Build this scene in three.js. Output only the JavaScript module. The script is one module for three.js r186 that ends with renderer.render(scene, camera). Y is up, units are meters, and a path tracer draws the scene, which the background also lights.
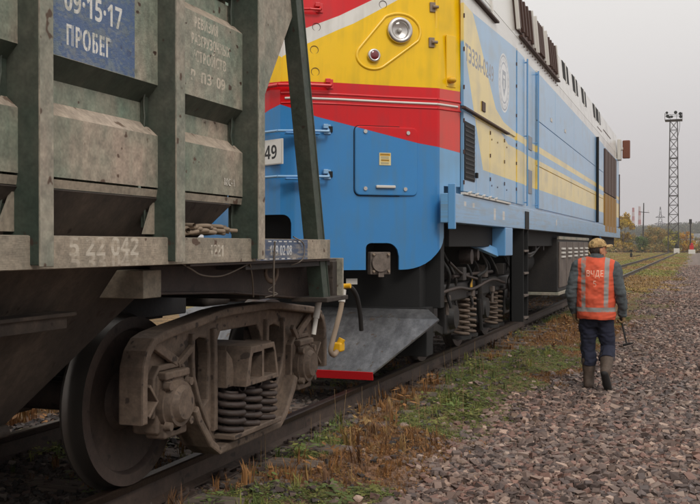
import * as THREE from 'three';
import { RoundedBoxGeometry } from 'three/addons/geometries/RoundedBoxGeometry.js';
import { mergeGeometries, toCreasedNormals } from 'three/addons/utils/BufferGeometryUtils.js';
import { MarchingCubes } from 'three/addons/objects/MarchingCubes.js';

// ------------------------------------------------------------------ camera, sky, sun, exposure
const scene = new THREE.Scene();
const camera = new THREE.PerspectiveCamera(30.0, 1024 / 737, 0.1, 6000);
camera.position.set(3.84, 1.64, 0);
camera.lookAt(3.84 - 0.34438 * 10, 1.64 - 0.074426, -9.38802);

{ // overcast sky: pale warm grey, a little darker and mauve at the horizon
  const W = 256, H = 128, d = new Float32Array(W * H * 4);
  for (let j = 0; j < H; j++) {
    const el = (j + 0.5) / H * Math.PI - Math.PI / 2;      // row 0 is the bottom
    const s = Math.max(0, Math.sin(el));
    const t = Math.min(1, s / 0.30), k = t * t * (3 - 2 * t);
    const L = 0.47 + 0.275 * k + 0.62 * Math.max(0, s - 0.24);
    for (let i = 0; i < W; i++) {
      const a = i / W * Math.PI * 2;
      const n = 1 + 0.025 * Math.sin(a * 3 + el * 7) * Math.sin(el * 9 + a * 2 + 1.3) + 0.015 * Math.sin(a * 7 - el * 13);
      const o = (j * W + i) * 4, g = el < 0 ? 0.5 : L * n;
      d[o] = g * (1.03 - 0.01 * k); d[o + 1] = g * (0.98 + 0.015 * k); d[o + 2] = g * (0.995 - 0.025 * k); d[o + 3] = 1;
    }
  }
  const sky = new THREE.DataTexture(d, W, H, THREE.RGBAFormat, THREE.FloatType);
  sky.mapping = THREE.EquirectangularReflectionMapping;
  sky.magFilter = sky.minFilter = THREE.LinearFilter; sky.wrapS = THREE.RepeatWrapping; sky.needsUpdate = true;
  scene.background = sky; scene.environment = sky;
}
const sun = new THREE.DirectionalLight(new THREE.Color(1, 0.96, 0.9), 1.15);
sun.position.set(30, 42, 22); sun.target.position.set(0, 0, -12);
sun.castShadow = true; sun.shadow.radius = 30; sun.shadow.mapSize.set(2048, 2048);
Object.assign(sun.shadow.camera, { left: -40, right: 40, top: 40, bottom: -40, near: 1, far: 160 });
scene.add(sun, sun.target);
const renderer = new THREE.WebGLRenderer({ antialias: true });
renderer.toneMapping = THREE.LinearToneMapping; renderer.toneMappingExposure = 1.1;
renderer.shadowMap.enabled = true; renderer.shadowMap.type = THREE.PCFSoftShadowMap;
scene.fog = new THREE.FogExp2(new THREE.Color(0.62, 0.60, 0.60), 0.00035);

// ------------------------------------------------------------------ random, noise, textures
let seed = 12345;
const rnd = () => { seed |= 0; seed = seed + 0x6D2B79F5 | 0; let t = Math.imul(seed ^ seed >>> 15, 1 | seed); t = t + Math.imul(t ^ t >>> 7, 61 | t) ^ t; return ((t ^ t >>> 14) >>> 0) / 4294967296; };
const rr = (a, b) => a + (b - a) * rnd();
const mix = (a, b, t) => a + (b - a) * t, clamp = (x, a = 0, b = 1) => Math.min(b, Math.max(a, x));
const sst = (a, b, x) => { const t = clamp((x - a) / (b - a)); return t * t * (3 - 2 * t); };
const HT = new Float32Array(65536); for (let i = 0; i < 65536; i++) HT[i] = rnd();
const hash = (x, y, s) => HT[(Math.imul(x, 374761) + Math.imul(y, 668265) + Math.imul(s, 97531) ^ Math.imul(x + 7, y + 131)) & 65535];
function vn(x, y, px, py, s) {
  const xi = Math.floor(x), yi = Math.floor(y), fx = x - xi, fy = y - yi, u = fx * fx * (3 - 2 * fx), v = fy * fy * (3 - 2 * fy);
  const a = ((xi % px) + px) % px, b = (a + 1) % px, c = ((yi % py) + py) % py, e = (c + 1) % py;
  return mix(mix(hash(a, c, s), hash(b, c, s), u), mix(hash(a, e, s), hash(b, e, s), u), v);
}
function fbm(u, v, px, py, oct, s) { let t = 0, w = 0.5, n = 0; for (let i = 0; i < oct; i++) { t += w * vn(u * px, v * py, px, py, s + i); n += w; w *= 0.5; px *= 2; py *= 2; } return t / n; }
const gn = (x, z, s = 3) => fbm(x / 64 + 8, z / 64 + 8, 64, 64, 3, s);   // ground noise, metre scale
function tex(size, fn, srgb = true, sizeY = size) {
  const d = new Uint8Array(size * sizeY * 4);
  for (let j = 0; j < sizeY; j++) for (let i = 0; i < size; i++) {
    const c = fn((i + 0.5) / size, (j + 0.5) / sizeY, i, j), o = (j * size + i) * 4;
    d[o] = clamp(c[0], 0, 255); d[o + 1] = clamp(c[1], 0, 255); d[o + 2] = clamp(c[2], 0, 255); d[o + 3] = 255;
  }
  const t = new THREE.DataTexture(d, size, sizeY, THREE.RGBAFormat);
  t.wrapS = t.wrapT = THREE.RepeatWrapping; t.magFilter = THREE.LinearFilter; t.minFilter = THREE.LinearFilter;
  if (srgb) t.colorSpace = THREE.SRGBColorSpace; t.needsUpdate = true; return t;
}
const m3 = (a, b, t) => [mix(a[0], b[0], t), mix(a[1], b[1], t), mix(a[2], b[2], t)];
const grey = v => [v * 255, v * 255, v * 255];
// weathered paint: base, film of dust, rust chips, fine grain; one tile is 2 m
function weathered(base, dust, amount, rust, chips, s, streak = 1) {
  return (u, v) => {
    const a = fbm(u, v, 4, 4, 5, s), b = fbm(u, v, 40, 6, 3, s + 11), g = vn(u * 256, v * 256, 256, 256, s + 5), h = fbm(u, v, 16, 16, 4, s + 21), q = fbm(u, v, 60, 60, 2, s + 31);
    let c = m3(base, dust, clamp(amount + (a - 0.5) * 1.5 + (b - 0.5) * 0.5 * streak + (h - 0.5) * 0.7));
    const k = 0.88 + 0.24 * g * 0.6 + (q - 0.5) * 0.25; c = c.map(x => x * k);
    const r = sst(chips, chips - 0.04, fbm(u, v, 34, 34, 3, s + 41) + (q - 0.5) * 0.3 + (a - 0.5) * 0.25);
    if (r > 0) c = m3(c, rust, r * 0.85);
    return c;
  };
}
const fGreen = weathered([116, 132, 116], [168, 153, 136], 0.42, [70, 52, 42], 0.215, 40);
const T = {
  green: tex(1024, fGreen),
  lower: tex(1024, weathered([116, 126, 110], [174, 156, 139], 0.5, [84, 64, 52], 0.2, 45)),
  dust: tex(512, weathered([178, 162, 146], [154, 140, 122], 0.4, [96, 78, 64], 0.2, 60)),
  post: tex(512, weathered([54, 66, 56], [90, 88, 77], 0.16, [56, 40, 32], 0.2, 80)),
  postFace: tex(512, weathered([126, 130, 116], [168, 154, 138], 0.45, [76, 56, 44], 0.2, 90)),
  sill: tex(512, weathered([128, 122, 108], [160, 146, 128], 0.5, [84, 64, 52], 0.2, 100)),
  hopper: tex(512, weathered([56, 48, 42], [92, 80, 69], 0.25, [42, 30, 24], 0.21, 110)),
  bogie: tex(512, weathered([88, 74, 63], [134, 115, 99], 0.32, [46, 36, 30], 0.23, 120, 0.3)),
  wheel: tex(512, weathered([54, 43, 39], [80, 66, 58], 0.25, [36, 27, 24], 0.22, 130, 0.2)),
  dark: tex(512, weathered([30, 28, 27], [58, 52, 47], 0.22, [50, 38, 30], 0.2, 140, 0.5)),
  box: tex(512, weathered([88, 77, 70], [116, 104, 94], 0.35, [62, 46, 38], 0.2, 150)),
  rail: tex(512, weathered([58, 45, 38], [82, 66, 56], 0.3, [40, 29, 24], 0.24, 160, 0.4)),
  wood: tex(512, (u, v) => { const a = fbm(u, v, 6, 90, 4, 170), b = fbm(u, v, 4, 4, 4, 175); return m3([70, 60, 54], [128, 112, 98], clamp(a * 0.9 + (b - 0.5) * 0.8)); }),
  steel: tex(512, weathered([96, 96, 98], [150, 150, 150], 0.35, [92, 80, 70], 0.2, 180)),
  soil: tex(1024, (u, v) => { const a = fbm(u, v, 6, 6, 6, 190), g = vn(u * 220, v * 220, 220, 220, 195), g2 = vn(u * 90, v * 90, 90, 90, 197); const k = 0.62 + 0.5 * a + 0.45 * (g - 0.5) + 0.35 * (g2 - 0.5); return [200 * k, 192 * k, 184 * k]; }),
  bump: tex(512, (u, v) => grey(0.5 * fbm(u, v, 16, 16, 5, 200) + 0.3 * vn(u * 128, v * 128, 128, 128, 205) + 0.2 * vn(u * 256, v * 256, 256, 256, 207)), false),
  cloth: tex(256, (u, v) => { const k = 0.82 + 0.3 * fbm(u, v, 24, 24, 3, 210) + 0.12 * (vn(u * 128, v * 128, 128, 128, 213) - 0.5); return [230 * k, 230 * k, 230 * k]; }),
};
const M = {};
const mk = (name, o) => (M[name] = new THREE.MeshStandardMaterial({ roughness: 0.8, ...o }));
const bumped = (t, o = {}) => ({ map: t, bumpMap: T.bump, bumpScale: 0.002, ...o });
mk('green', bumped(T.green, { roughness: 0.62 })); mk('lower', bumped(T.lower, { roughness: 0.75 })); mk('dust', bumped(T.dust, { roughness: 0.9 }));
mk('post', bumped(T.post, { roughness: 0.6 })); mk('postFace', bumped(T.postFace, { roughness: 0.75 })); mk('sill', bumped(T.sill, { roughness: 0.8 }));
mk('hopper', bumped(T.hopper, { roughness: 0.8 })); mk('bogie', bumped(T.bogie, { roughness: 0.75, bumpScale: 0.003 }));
mk('wheel', bumped(T.wheel, { roughness: 0.65 })); mk('tread', { color: 0x57534f, metalness: 0.8, roughness: 0.42 });
mk('dark', bumped(T.dark, { roughness: 0.6 })); mk('box', bumped(T.box, { roughness: 0.65 })); mk('rail', bumped(T.rail, { roughness: 0.7 }));
mk('railTop', bumped(T.rail, { color: 0xc8c0b8, metalness: 0.45, roughness: 0.42 })); mk('wood', bumped(T.wood, { roughness: 0.9, bumpScale: 0.004 }));
mk('steel', bumped(T.steel, { roughness: 0.42, metalness: 0.55, bumpScale: 0.0006 }));
mk('whiteP', { color: 0xc9c5bd, roughness: 0.6 }); mk('redP', { color: 0xb5121a, roughness: 0.4 }); mk('yellowP', { color: 0xd9a514, roughness: 0.5 });
mk('black', { color: 0x101010, roughness: 0.8 }); mk('rubber', { color: 0x1d1b1a, roughness: 0.75 }); mk('wire', { color: 0x7d746a, roughness: 0.5, metalness: 0.4 });
mk('rope', { color: 0x8d7c6a, roughness: 0.95 }); mk('concrete', bumped(T.dust, { color: 0xc9c9c9, roughness: 0.9 }));
mk('brown', { color: 0x4a3228, roughness: 0.6 }); mk('orangeB', { color: 0x6e3d27, roughness: 0.6 }); mk('ochre', { color: 0x8f6a2c, roughness: 0.6 });
mk('glass', { color: 0x1a2226, roughness: 0.12, metalness: 0.0 }); mk('chrome', { color: 0xcfcac4, roughness: 0.25, metalness: 0.9 });

// ------------------------------------------------------------------ geometry helpers
function fin(g, tile = 2) {                       // non-indexed, box-mapped uv in metres
  if (g.index) g = g.toNonIndexed();
  if (!g.attributes.normal) g.computeVertexNormals();
  const p = g.attributes.position, n = p.count, uv = new Float32Array(n * 2), a = new THREE.Vector3(), b = new THREE.Vector3(), c = new THREE.Vector3();
  for (let i = 0; i < n; i += 3) {
    a.fromBufferAttribute(p, i); b.fromBufferAttribute(p, i + 1).sub(a); c.fromBufferAttribute(p, i + 2).sub(a); b.cross(c);
    const x = Math.abs(b.x), y = Math.abs(b.y), z = Math.abs(b.z);
    for (let k = 0; k < 3; k++) {
      const X = p.getX(i + k), Y = p.getY(i + k), Z = p.getZ(i + k);
      const [u, v] = x >= y && x >= z ? [Z, Y] : y >= z ? [X, Z] : [X, Y];
      uv[(i + k) * 2] = u / tile; uv[(i + k) * 2 + 1] = v / tile;
    }
  }
  g.setAttribute('uv', new THREE.BufferAttribute(uv, 2));
  for (const k of Object.keys(g.attributes)) if (!['position', 'normal', 'uv'].includes(k)) g.deleteAttribute(k);
  g.morphAttributes = {}; return g;
}
const box = (x0, x1, y0, y1, z0, z1, bev = 0.006) => {
  const w = Math.abs(x1 - x0), h = Math.abs(y1 - y0), d = Math.abs(z1 - z0), r = Math.min(bev, w / 3, h / 3, d / 3);
  const g = r > 0 ? new RoundedBoxGeometry(w, h, d, 1, r) : new THREE.BoxGeometry(w, h, d);
  g.translate((x0 + x1) / 2, (y0 + y1) / 2, (z0 + z1) / 2); return fin(g);
};
const V = (x, y, z) => new THREE.Vector3(x, y, z);
function cyl(a, b, r0, r1 = r0, seg = 16, open = false) {
  const p = V(...a), q = V(...b), d = q.clone().sub(p), g = new THREE.CylinderGeometry(r1, r0, d.length(), seg, 1, open);
  g.applyQuaternion(new THREE.Quaternion().setFromUnitVectors(V(0, 1, 0), d.clone().normalize())); g.translate(...p.add(q).multiplyScalar(0.5).toArray()); return fin(g);
}
function bar(a, b, w, h, twist = 0) {             // rectangular bar between two points
  const p = V(...a), q = V(...b), d = q.clone().sub(p), g = new RoundedBoxGeometry(w, d.length(), h, 1, Math.min(0.006, w / 3, h / 3));
  g.rotateY(twist); g.applyQuaternion(new THREE.Quaternion().setFromUnitVectors(V(0, 1, 0), d.clone().normalize())); g.translate(...p.add(q).multiplyScalar(0.5).toArray()); return fin(g);
}
const tube = (pts, r, seg = 6, n = pts.length * 5) => fin(new THREE.TubeGeometry(new THREE.CatmullRomCurve3(pts.map(p => V(...p))), n, r, seg));
const sphere = (x, y, z, r, sx = 1, sy = 1, sz = 1, n = 12) => { const g = new THREE.SphereGeometry(r, n, Math.ceil(n * 0.7)); g.scale(sx, sy, sz); g.translate(x, y, z); return fin(g); };
const ring = (x, y, z, R, r, rot = [0, 0, 0]) => { const g = new THREE.TorusGeometry(R, r, 6, 24); g.rotateX(rot[0]); g.rotateY(rot[1]); g.translate(x, y, z); return fin(g); };
// a profile in the z-y plane, extruded along x from x0 to x1
function prismX(pts, x0, x1, holes = [], bev = 0.008) {
  const s = new THREE.Shape(pts.map(([z, y]) => new THREE.Vector2(-z, y)));
  for (const h of holes) s.holes.push(new THREE.Path(h.map(([z, y]) => new THREE.Vector2(-z, y))));
  const g = new THREE.ExtrudeGeometry(s, { depth: x1 - x0 - 2 * bev, bevelEnabled: bev > 0, bevelThickness: bev, bevelSize: bev, bevelOffset: -bev, bevelSegments: 2, curveSegments: 6 });
  g.rotateY(Math.PI / 2); g.translate(x0 + bev, 0, 0); return fin(g);
}
function band(pts, th, x0, x1, bev = 0.01) {      // a strip of thickness th to the inside of a polyline in z-y
  const off = pts.map((p, i) => { const a = pts[Math.max(0, i - 1)], b = pts[Math.min(pts.length - 1, i + 1)], dz = b[0] - a[0], dy = b[1] - a[1], l = Math.hypot(dz, dy); return [p[0] + dy / l * th, p[1] - dz / l * th]; });
  return prismX([...pts, ...off.reverse()], x0, x1, [], bev);
}
function lathe(pts, axisAt, seg = 48) {           // points [radius, x]; axis along x at y,z
  const g = new THREE.LatheGeometry(pts.map(p => new THREE.Vector2(p[0], p[1])), seg); g.rotateZ(-Math.PI / 2); g.translate(0, axisAt[0], axisAt[1]); return fin(toCreasedNormals(g, 0.6));
}
function helix(x, z, y0, y1, R, r, turns) {
  const pts = []; const n = Math.round(turns * 12);
  for (let i = 0; i <= n; i++) { const a = i / 12 * Math.PI * 2; pts.push([x + R * Math.cos(a), y0 + r + (y1 - y0 - 2 * r) * i / n, z + R * Math.sin(a)]); }
  return tube(pts, r, 7, n);
}
function quad(a, b, c, d) {                        // double-faced by the renderer; uv box-mapped
  const g = new THREE.BufferGeometry(); g.setAttribute('position', new THREE.BufferAttribute(new Float32Array([...a, ...b, ...c, ...a, ...c, ...d]), 3)); g.computeVertexNormals(); return fin(g);
}
function plate(a, b, c, d, th) {                   // a quad with thickness along its normal
  const A = V(...a), n = V(...b).sub(A).cross(V(...d).sub(A)).normalize().multiplyScalar(-th), s = p => V(...p).add(n).toArray(), [e, f, g, h] = [a, b, c, d].map(s);
  return mergeGeometries([quad(a, b, c, d), quad(h, g, f, e), quad(a, e, f, b), quad(b, f, g, c), quad(c, g, h, d), quad(d, h, e, a)]);
}

// ------------------------------------------------------------------ things and parts
const taken = {}, baseOf = new Map();
const numbered = n => { taken[n] = (taken[n] ?? -1) + 1; return taken[n] ? `${n}_${String(taken[n]).padStart(3, '0')}` : n; };
function thing(name, label, category, at = [0, 0, 0], group) {
  const o = new THREE.Group(); o.name = numbered(name); o.position.set(...at); o.userData = { label, category }; if (group) o.userData.group = group;
  baseOf.set(o, at); scene.add(o); return o;
}
function part(name, geos, m, parent, label) {      // geometries are given in world coordinates
  let g = Array.isArray(geos) ? (geos.length > 1 ? mergeGeometries(geos) : geos[0]) : geos;
  const b = baseOf.get(parent) ?? [0, 0, 0];
  if (b[0] || b[1] || b[2]) { g = g.clone(); g.translate(-b[0], -b[1], -b[2]); }
  const o = new THREE.Mesh(g, m); o.name = name; o.castShadow = o.receiveShadow = true; if (label) o.userData.label = label;
  baseOf.set(o, b); parent.add(o); return o;
}
function solo(name, geos, m, label, category, group) {
  const g = Array.isArray(geos) ? (geos.length > 1 ? mergeGeometries(geos) : geos[0]) : geos;
  const o = new THREE.Mesh(g, m); o.name = numbered(name); o.castShadow = o.receiveShadow = true; o.userData = { label, category }; if (group) o.userData.group = group; scene.add(o); return o;
}
function structure(name, geos, m) { const o = solo(name, geos, m); o.userData = { kind: 'structure' }; return o; }
// paint lettering on a canvas, then wear it into a base surface
function painted(w, h, base, draw, wear, s) {
  const c = document.createElement('canvas'); c.width = w; c.height = h; const g = c.getContext('2d'); draw(g);
  const px = g.getImageData(0, 0, w, h).data;
  return tex(w, (u, v, i, j) => {
    const o = ((h - 1 - j) * w + i) * 4, b = base(u, v), a = px[o + 3] / 255; if (a === 0) return b;
    const q = fbm(u, v, 48, Math.max(8, Math.round(48 * h / w)), 3, s), r = fbm(u, v, 6, 6, 3, s + 9);
    const k = a * clamp(1 - wear * sst(0.45, 0.7, q * 0.6 + r * 0.45));
    const gr = 0.94 + 0.12 * q;
    return m3(b, [px[o] * gr, px[o + 1] * gr, px[o + 2] * gr], k);
  }, true, h);
}
const RT = 0.28;                                   // rail head above the ground
// ------------------------------------------------------------------ ground
const ballast = x => 1 - sst(1.4, 2.15, Math.abs(x));
function gH(x, z) {
  const far = sst(-170, -200, z);
  return 0.088 * ballast(x) * (1 - far) + (gn(x * 1.3, z * 1.3, 3) - 0.5) * 0.05 + (gn(x * 5, z * 5, 7) - 0.5) * 0.025 - 0.004;
}
const gravelAmt = (x, z) => {                      // 1 on the stone path, 0 in the weeds
  const n = (gn(x * 1.1, z * 0.9, 13) - 0.5) * 1.5 + (gn(x * 4, z * 4, 15) - 0.5) * 0.5;
  const edge = 1.98 + 0.5 * sst(-9.5, -14, z) * sst(-30, -20, z) + 0.35 * sst(-16, -30, z) + 0.5 * sst(-30, -60, z) - 0.2 * sst(-8, -5, z);
  const patch = 0.85 * sst(0.5, 0.62, gn(x * 0.9 + 4, z * 0.5, 17)) * sst(-12, -17, z) * (1 - sst(2.9, 3.8, x));
  return clamp(sst(edge - 0.3, edge + 0.35, x + n * 0.5) - patch);
};
const dryGreen = (x, z) => sst(0.47, 0.6, gn(x * 1.2 + 3, z * 0.6 + 1, 23) + 0.15 * sst(-8.6, -10.5, z) * sst(-16, -13, z));
{
  const axis = (near0, near1, step, far0, far1) => { const a = []; for (let v = near0; v <= near1 + 1e-6; v += step) a.push(v); let s = step; while (a[a.length - 1] < far1) { s *= 1.16; a.push(a[a.length - 1] + s); } s = step; while (a[0] > far0) { s *= 1.16; a.unshift(a[0] - s); } return a; };
  const xs = axis(-3.5, 7, 0.09, -2500, 2500), zs = axis(-26, 1, 0.1, -4000, 60);
  const pos = [], col = [], uv = [], idx = [], c = new THREE.Color();
  for (const z of zs) for (const x of xs) {
    const near = Math.abs(x) < 60 && z > -300;
    pos.push(x, near ? gH(x, z) : -0.02, z); uv.push(x / 2, z / 2);
    const g = gravelAmt(x, z), n = gn(x * 2, z * 2, 29), gr = dryGreen(x, z);
    let s = [0.20 + 0.14 * n, 0.115 + 0.08 * n, 0.07 + 0.045 * n];
    const grass = m3([0.52, 0.37, 0.15], [0.40, 0.37, 0.13], gr);
    s = m3(s, grass, clamp(sst(-14, -40, z) * 0.8 + (Math.abs(x) > 2.2 && x < 0 ? 0.5 : 0)));
    const st = m3([0.25, 0.195, 0.175], [0.36, 0.30, 0.275], n);
    let k = m3(s, st, g);
    if (Math.abs(x) < 1.5 && z > -34) k = m3(k, [0.17, 0.135, 0.115], 0.8 * (1 - sst(0.9, 1.4, Math.abs(x))) * sst(-34, -30, z));   // oily ballast
    col.push(...k);
  }
  const W = xs.length;
  for (let j = 0; j < zs.length - 1; j++) for (let i = 0; i < W - 1; i++) { const a = j * W + i; idx.push(a, a + W, a + 1, a + 1, a + W, a + W + 1); }
  const g = new THREE.BufferGeometry(); g.setAttribute('position', new THREE.Float32BufferAttribute(pos, 3)); g.setAttribute('uv', new THREE.Float32BufferAttribute(uv, 2)); g.setAttribute('color', new THREE.Float32BufferAttribute(col, 3));
  g.setIndex(idx); g.computeVertexNormals();
  structure('ground', g, new THREE.MeshStandardMaterial({ map: T.soil, vertexColors: true, roughness: 0.95, bumpMap: T.bump, bumpScale: 0.02 }));
}

// ------------------------------------------------------------------ tracks
function railProfile(x, z0, z1, head) {
  const b = RT - 0.18, s = head
    ? [[-0.036, b + 0.14], [-0.037, b + 0.172], [-0.028, b + 0.18], [0.028, b + 0.18], [0.037, b + 0.172], [0.036, b + 0.14]]
    : [[-0.066, b], [-0.066, b + 0.011], [-0.014, b + 0.03], [-0.009, b + 0.125], [-0.034, b + 0.139], [0.034, b + 0.139], [0.009, b + 0.125], [0.014, b + 0.03], [0.066, b + 0.011], [0.066, b]];
  const g = new THREE.ExtrudeGeometry(new THREE.Shape(s.map(p => new THREE.Vector2(...p))), { depth: z0 - z1, bevelEnabled: false }); g.translate(x, 0, z1); return fin(g);
}
{
  const t = thing('railway_track', 'straight track with rust-brown rails running under the wagon and the locomotive', 'railway track', [0, 0, 0]);
  for (const x of [-0.797, 0.797]) { const r = part('rail', railProfile(x, 4, -192, false), M.rail, t); part('rail_head', railProfile(x, 4, -192, true), M.railTop, r); }
  const slp = [0, 1, 2].map(k => box(-1.36, 1.36, -0.06, 0.098 + k * 0.004, -0.12, 0.12, 0.015));
  const plateG = x => [box(x - 0.17, x + 0.17, 0.098, 0.112, -0.08, 0.08, 0.004), cyl([x - 0.11, 0.1, 0.045], [x - 0.11, 0.15, 0.045], 0.018), cyl([x + 0.11, 0.1, -0.045], [x + 0.11, 0.15, -0.045], 0.018), cyl([x + 0.11, 0.1, 0.045], [x + 0.11, 0.15, 0.045], 0.018), box(x + 0.06, x + 0.13, 0.112, 0.132, -0.05, 0.05, 0.004)];
  const pg = mergeGeometries([...plateG(0.797), ...plateG(-0.797)]);
  let k = 0;
  for (let z = -2.3; z > -44; z -= 0.545, k++) {
    const s = new THREE.Mesh(slp[k % 3], M.wood); s.name = 'sleeper'; s.position.set(rr(-0.03, 0.03), rr(-0.012, 0.004), z + rr(-0.02, 0.02)); s.rotation.y = rr(-0.01, 0.01); s.castShadow = s.receiveShadow = true; t.add(s);
    if (z > -45) { const p = new THREE.Mesh(pg, M.rail); p.name = 'rail_fastening'; p.position.set(-s.position.x, 0.004, 0); p.castShadow = true; s.add(p); }
  }
  const c = thing('railway_track', 'far track crossing the field behind the switch stand', 'railway track', [0, 0, -208]);
  for (const z of [-207.2, -208.8]) { const g = railProfile(0, 60, -40, false); g.rotateY(Math.PI / 2 - 0.04); g.translate(-5, 0.08, z); part('rail', g, M.rail, c); }
}

// ------------------------------------------------------------------ loose stones and weeds
function instanced(name, geo, mat, list, label, category) {
  const o = new THREE.InstancedMesh(geo, mat, list.length), m = new THREE.Matrix4(), q = new THREE.Quaternion(), e = new THREE.Euler(), c = new THREE.Color();
  list.forEach((p, i) => { e.set(p.rx, p.ry, p.rz); q.setFromEuler(e); m.compose(V(p.x, p.y, p.z), q, V(...p.s)); o.setMatrixAt(i, m); o.setColorAt(i, c.setRGB(...p.c)); });
  o.name = numbered(name); o.castShadow = o.receiveShadow = true; o.userData = { kind: 'stuff', label, category }; scene.add(o); return o;
}
const inView = (x, z, mx = 1.2) => { const dx = x - 3.84, f = -dx * 0.3444 - z * 0.9389, r = dx * 0.9389 - z * 0.3444; return f > 3.2 && Math.abs(r) < f * 0.373 + mx; };
{
  const stoneGeo = k => { const g = k % 2 ? new THREE.IcosahedronGeometry(0.5, 0) : new THREE.BoxGeometry(0.8, 0.8, 0.8).toNonIndexed(), p = g.attributes.position, key = {}; for (let i = 0; i < p.count; i++) { const id = [p.getX(i), p.getY(i), p.getZ(i)].map(v => v.toFixed(2)).join(); key[id] ??= [rr(0.5, 1.35), rr(0.5, 1.3), rr(0.5, 1.35)]; p.setXYZ(i, p.getX(i) * key[id][0], p.getY(i) * key[id][1], p.getZ(i) * key[id][2]); } g.computeVertexNormals(); return g; };
  const pal = [[0.12, 0.095, 0.084], [0.08, 0.062, 0.056], [0.15, 0.122, 0.108], [0.15, 0.10, 0.086], [0.20, 0.158, 0.135], [0.10, 0.086, 0.083], [0.17, 0.112, 0.094], [0.058, 0.046, 0.042], [0.27, 0.215, 0.18]];
  const lists = [[], [], [], []], dark = [[], []];
  const put = (x0, x1, z0, z1, dens, s0, s1) => {
    const n = (x1 - x0) * (z0 - z1) * dens;
    for (let i = 0; i < n; i++) {
      const x = rr(x0, x1), z = rr(z1, z0); if (!inView(x, z)) continue;
      const g = gravelAmt(x, z); if (rnd() > 0.03 + 0.97 * g * g) continue;
      const s = mix(s0, s1, rnd() ** 2.2), k = rr(0.8, 1.4), red = gn(x * 0.8, z * 0.8, 41), c = pal[Math.floor(rnd() ** 1.15 * pal.length)];
      lists[i & 3].push({ x, z, y: gH(x, z) + s * 0.12, rx: rr(-0.45, 0.45), ry: rr(0, 6.3), rz: rr(-0.45, 0.45), s: [s * rr(0.8, 1.35), s * rr(0.4, 0.8), s * rr(0.7, 1.1)], c: [c[0] * k * mix(1.0, 1.2, red), c[1] * k, c[2] * k * mix(1.0, 0.9, red)] });
    }
  };
  put(1.3, 5.2, -4, -9.5, 1150, 0.026, 0.088); put(1.3, 5.4, -9.5, -19, 750, 0.03, 0.088); put(1.3, 6, -19, -42, 300, 0.04, 0.095); put(1.3, 7, -42, -80, 90, 0.05, 0.12);
  const stone = new THREE.MeshStandardMaterial({ roughness: 0.9, flatShading: true });
  lists.forEach((l, k) => instanced('gravel_stones', stoneGeo(k), stone, l, 'grey-brown crushed stone strewn over the walking path beside the track', 'gravel'));
  for (let i = 0; i < 40000; i++) {
    const x = rr(-1.9, 1.75), z = mix(-3.2, -26, rnd() ** 1.5); if (!inView(x, z, 0.6)) continue;
    const s = rr(0.025, 0.06), k = rr(0.3, 0.75), c = pal[Math.floor(rnd() * pal.length)]; if (x > 1.0 && rnd() > 0.12) continue;
    dark[i & 1].push({ x, z, y: gH(x, z) + s * 0.15, rx: rr(-0.6, 0.6), ry: rr(0, 6.3), rz: rr(-0.6, 0.6), s: [s * rr(0.8, 1.3), s * rr(0.5, 0.8), s * rr(0.7, 1.1)], c: c.map(v => v * k) });
  }
  dark.forEach((l, k) => instanced('ballast_stones', stoneGeo(k), stone, l, 'dark oily ballast stones between and beside the rails', 'ballast'));

  // weeds: tufts of bent blades, and low leafy plants
  const tuft = (n, spread, w) => {
    const p = [];
    for (let i = 0; i < n; i++) {
      const a = rr(0, 6.28), l = rr(0.55, 1), d = rr(0.1, 0.75), bx = rr(-1, 1) * spread * 0.4, bz = rr(-1, 1) * spread * 0.4, cx = Math.cos(a), cz = Math.sin(a), wx = -cz * w, wz = cx * w;
      const mid = [bx + cx * d * 0.25 * spread * 2, l * 0.55, bz + cz * d * 0.25 * spread * 2], tip = [bx + cx * d * spread * 1.6, l * (1 - d * 0.25), bz + cz * d * spread * 1.6];
      const A = [bx - wx, 0, bz - wz], B = [bx + wx, 0, bz + wz], C = [mid[0] + wx * 0.8, mid[1], mid[2] + wz * 0.8], D = [mid[0] - wx * 0.8, mid[1], mid[2] - wz * 0.8];
      p.push(...A, ...B, ...C, ...A, ...C, ...D, ...D, ...C, ...tip);
    }
    const g = new THREE.BufferGeometry(); g.setAttribute('position', new THREE.Float32BufferAttribute(p, 3)); g.computeVertexNormals(); return g;
  };
  const leafy = n => {
    const p = [];
    for (let i = 0; i < n; i++) {
      const a = rr(0, 6.28), y = rr(0.1, 1), r = rr(0.1, 0.6), s = rr(0.14, 0.3), cx = Math.cos(a), cz = Math.sin(a), o = [cx * r, y, cz * r], t = rr(-0.3, 0.4) * s;
      p.push(o[0] - cx * s, o[1] - t, o[2] - cz * s, o[0] - cz * s * 0.5, o[1], o[2] + cx * s * 0.5, o[0] + cx * s, o[1] + t, o[2] + cz * s, o[0] - cx * s, o[1] - t, o[2] - cz * s, o[0] + cx * s, o[1] + t, o[2] + cz * s, o[0] + cz * s * 0.5, o[1], o[2] - cx * s * 0.5);
    }
    const g = new THREE.BufferGeometry(); g.setAttribute('position', new THREE.Float32BufferAttribute(p, 3)); g.computeVertexNormals(); return g;
  };
  const blades = new THREE.MeshPhysicalMaterial({ roughness: 0.85, side: THREE.DoubleSide });
  const gA = [], gB = [], gC = [], gF = [];
  const colour = (gr, k) => gr > 0.5 ? (rnd() < 0.45 ? [0.20 * k, 0.20 * k, 0.045 * k] : [0.11 * k, 0.15 * k, 0.035 * k]) : rnd() < 0.6 ? [0.27 * k, 0.125 * k, 0.038 * k] : rnd() < 0.5 ? [0.33 * k, 0.20 * k, 0.07 * k] : [0.15 * k, 0.075 * k, 0.035 * k];
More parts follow.
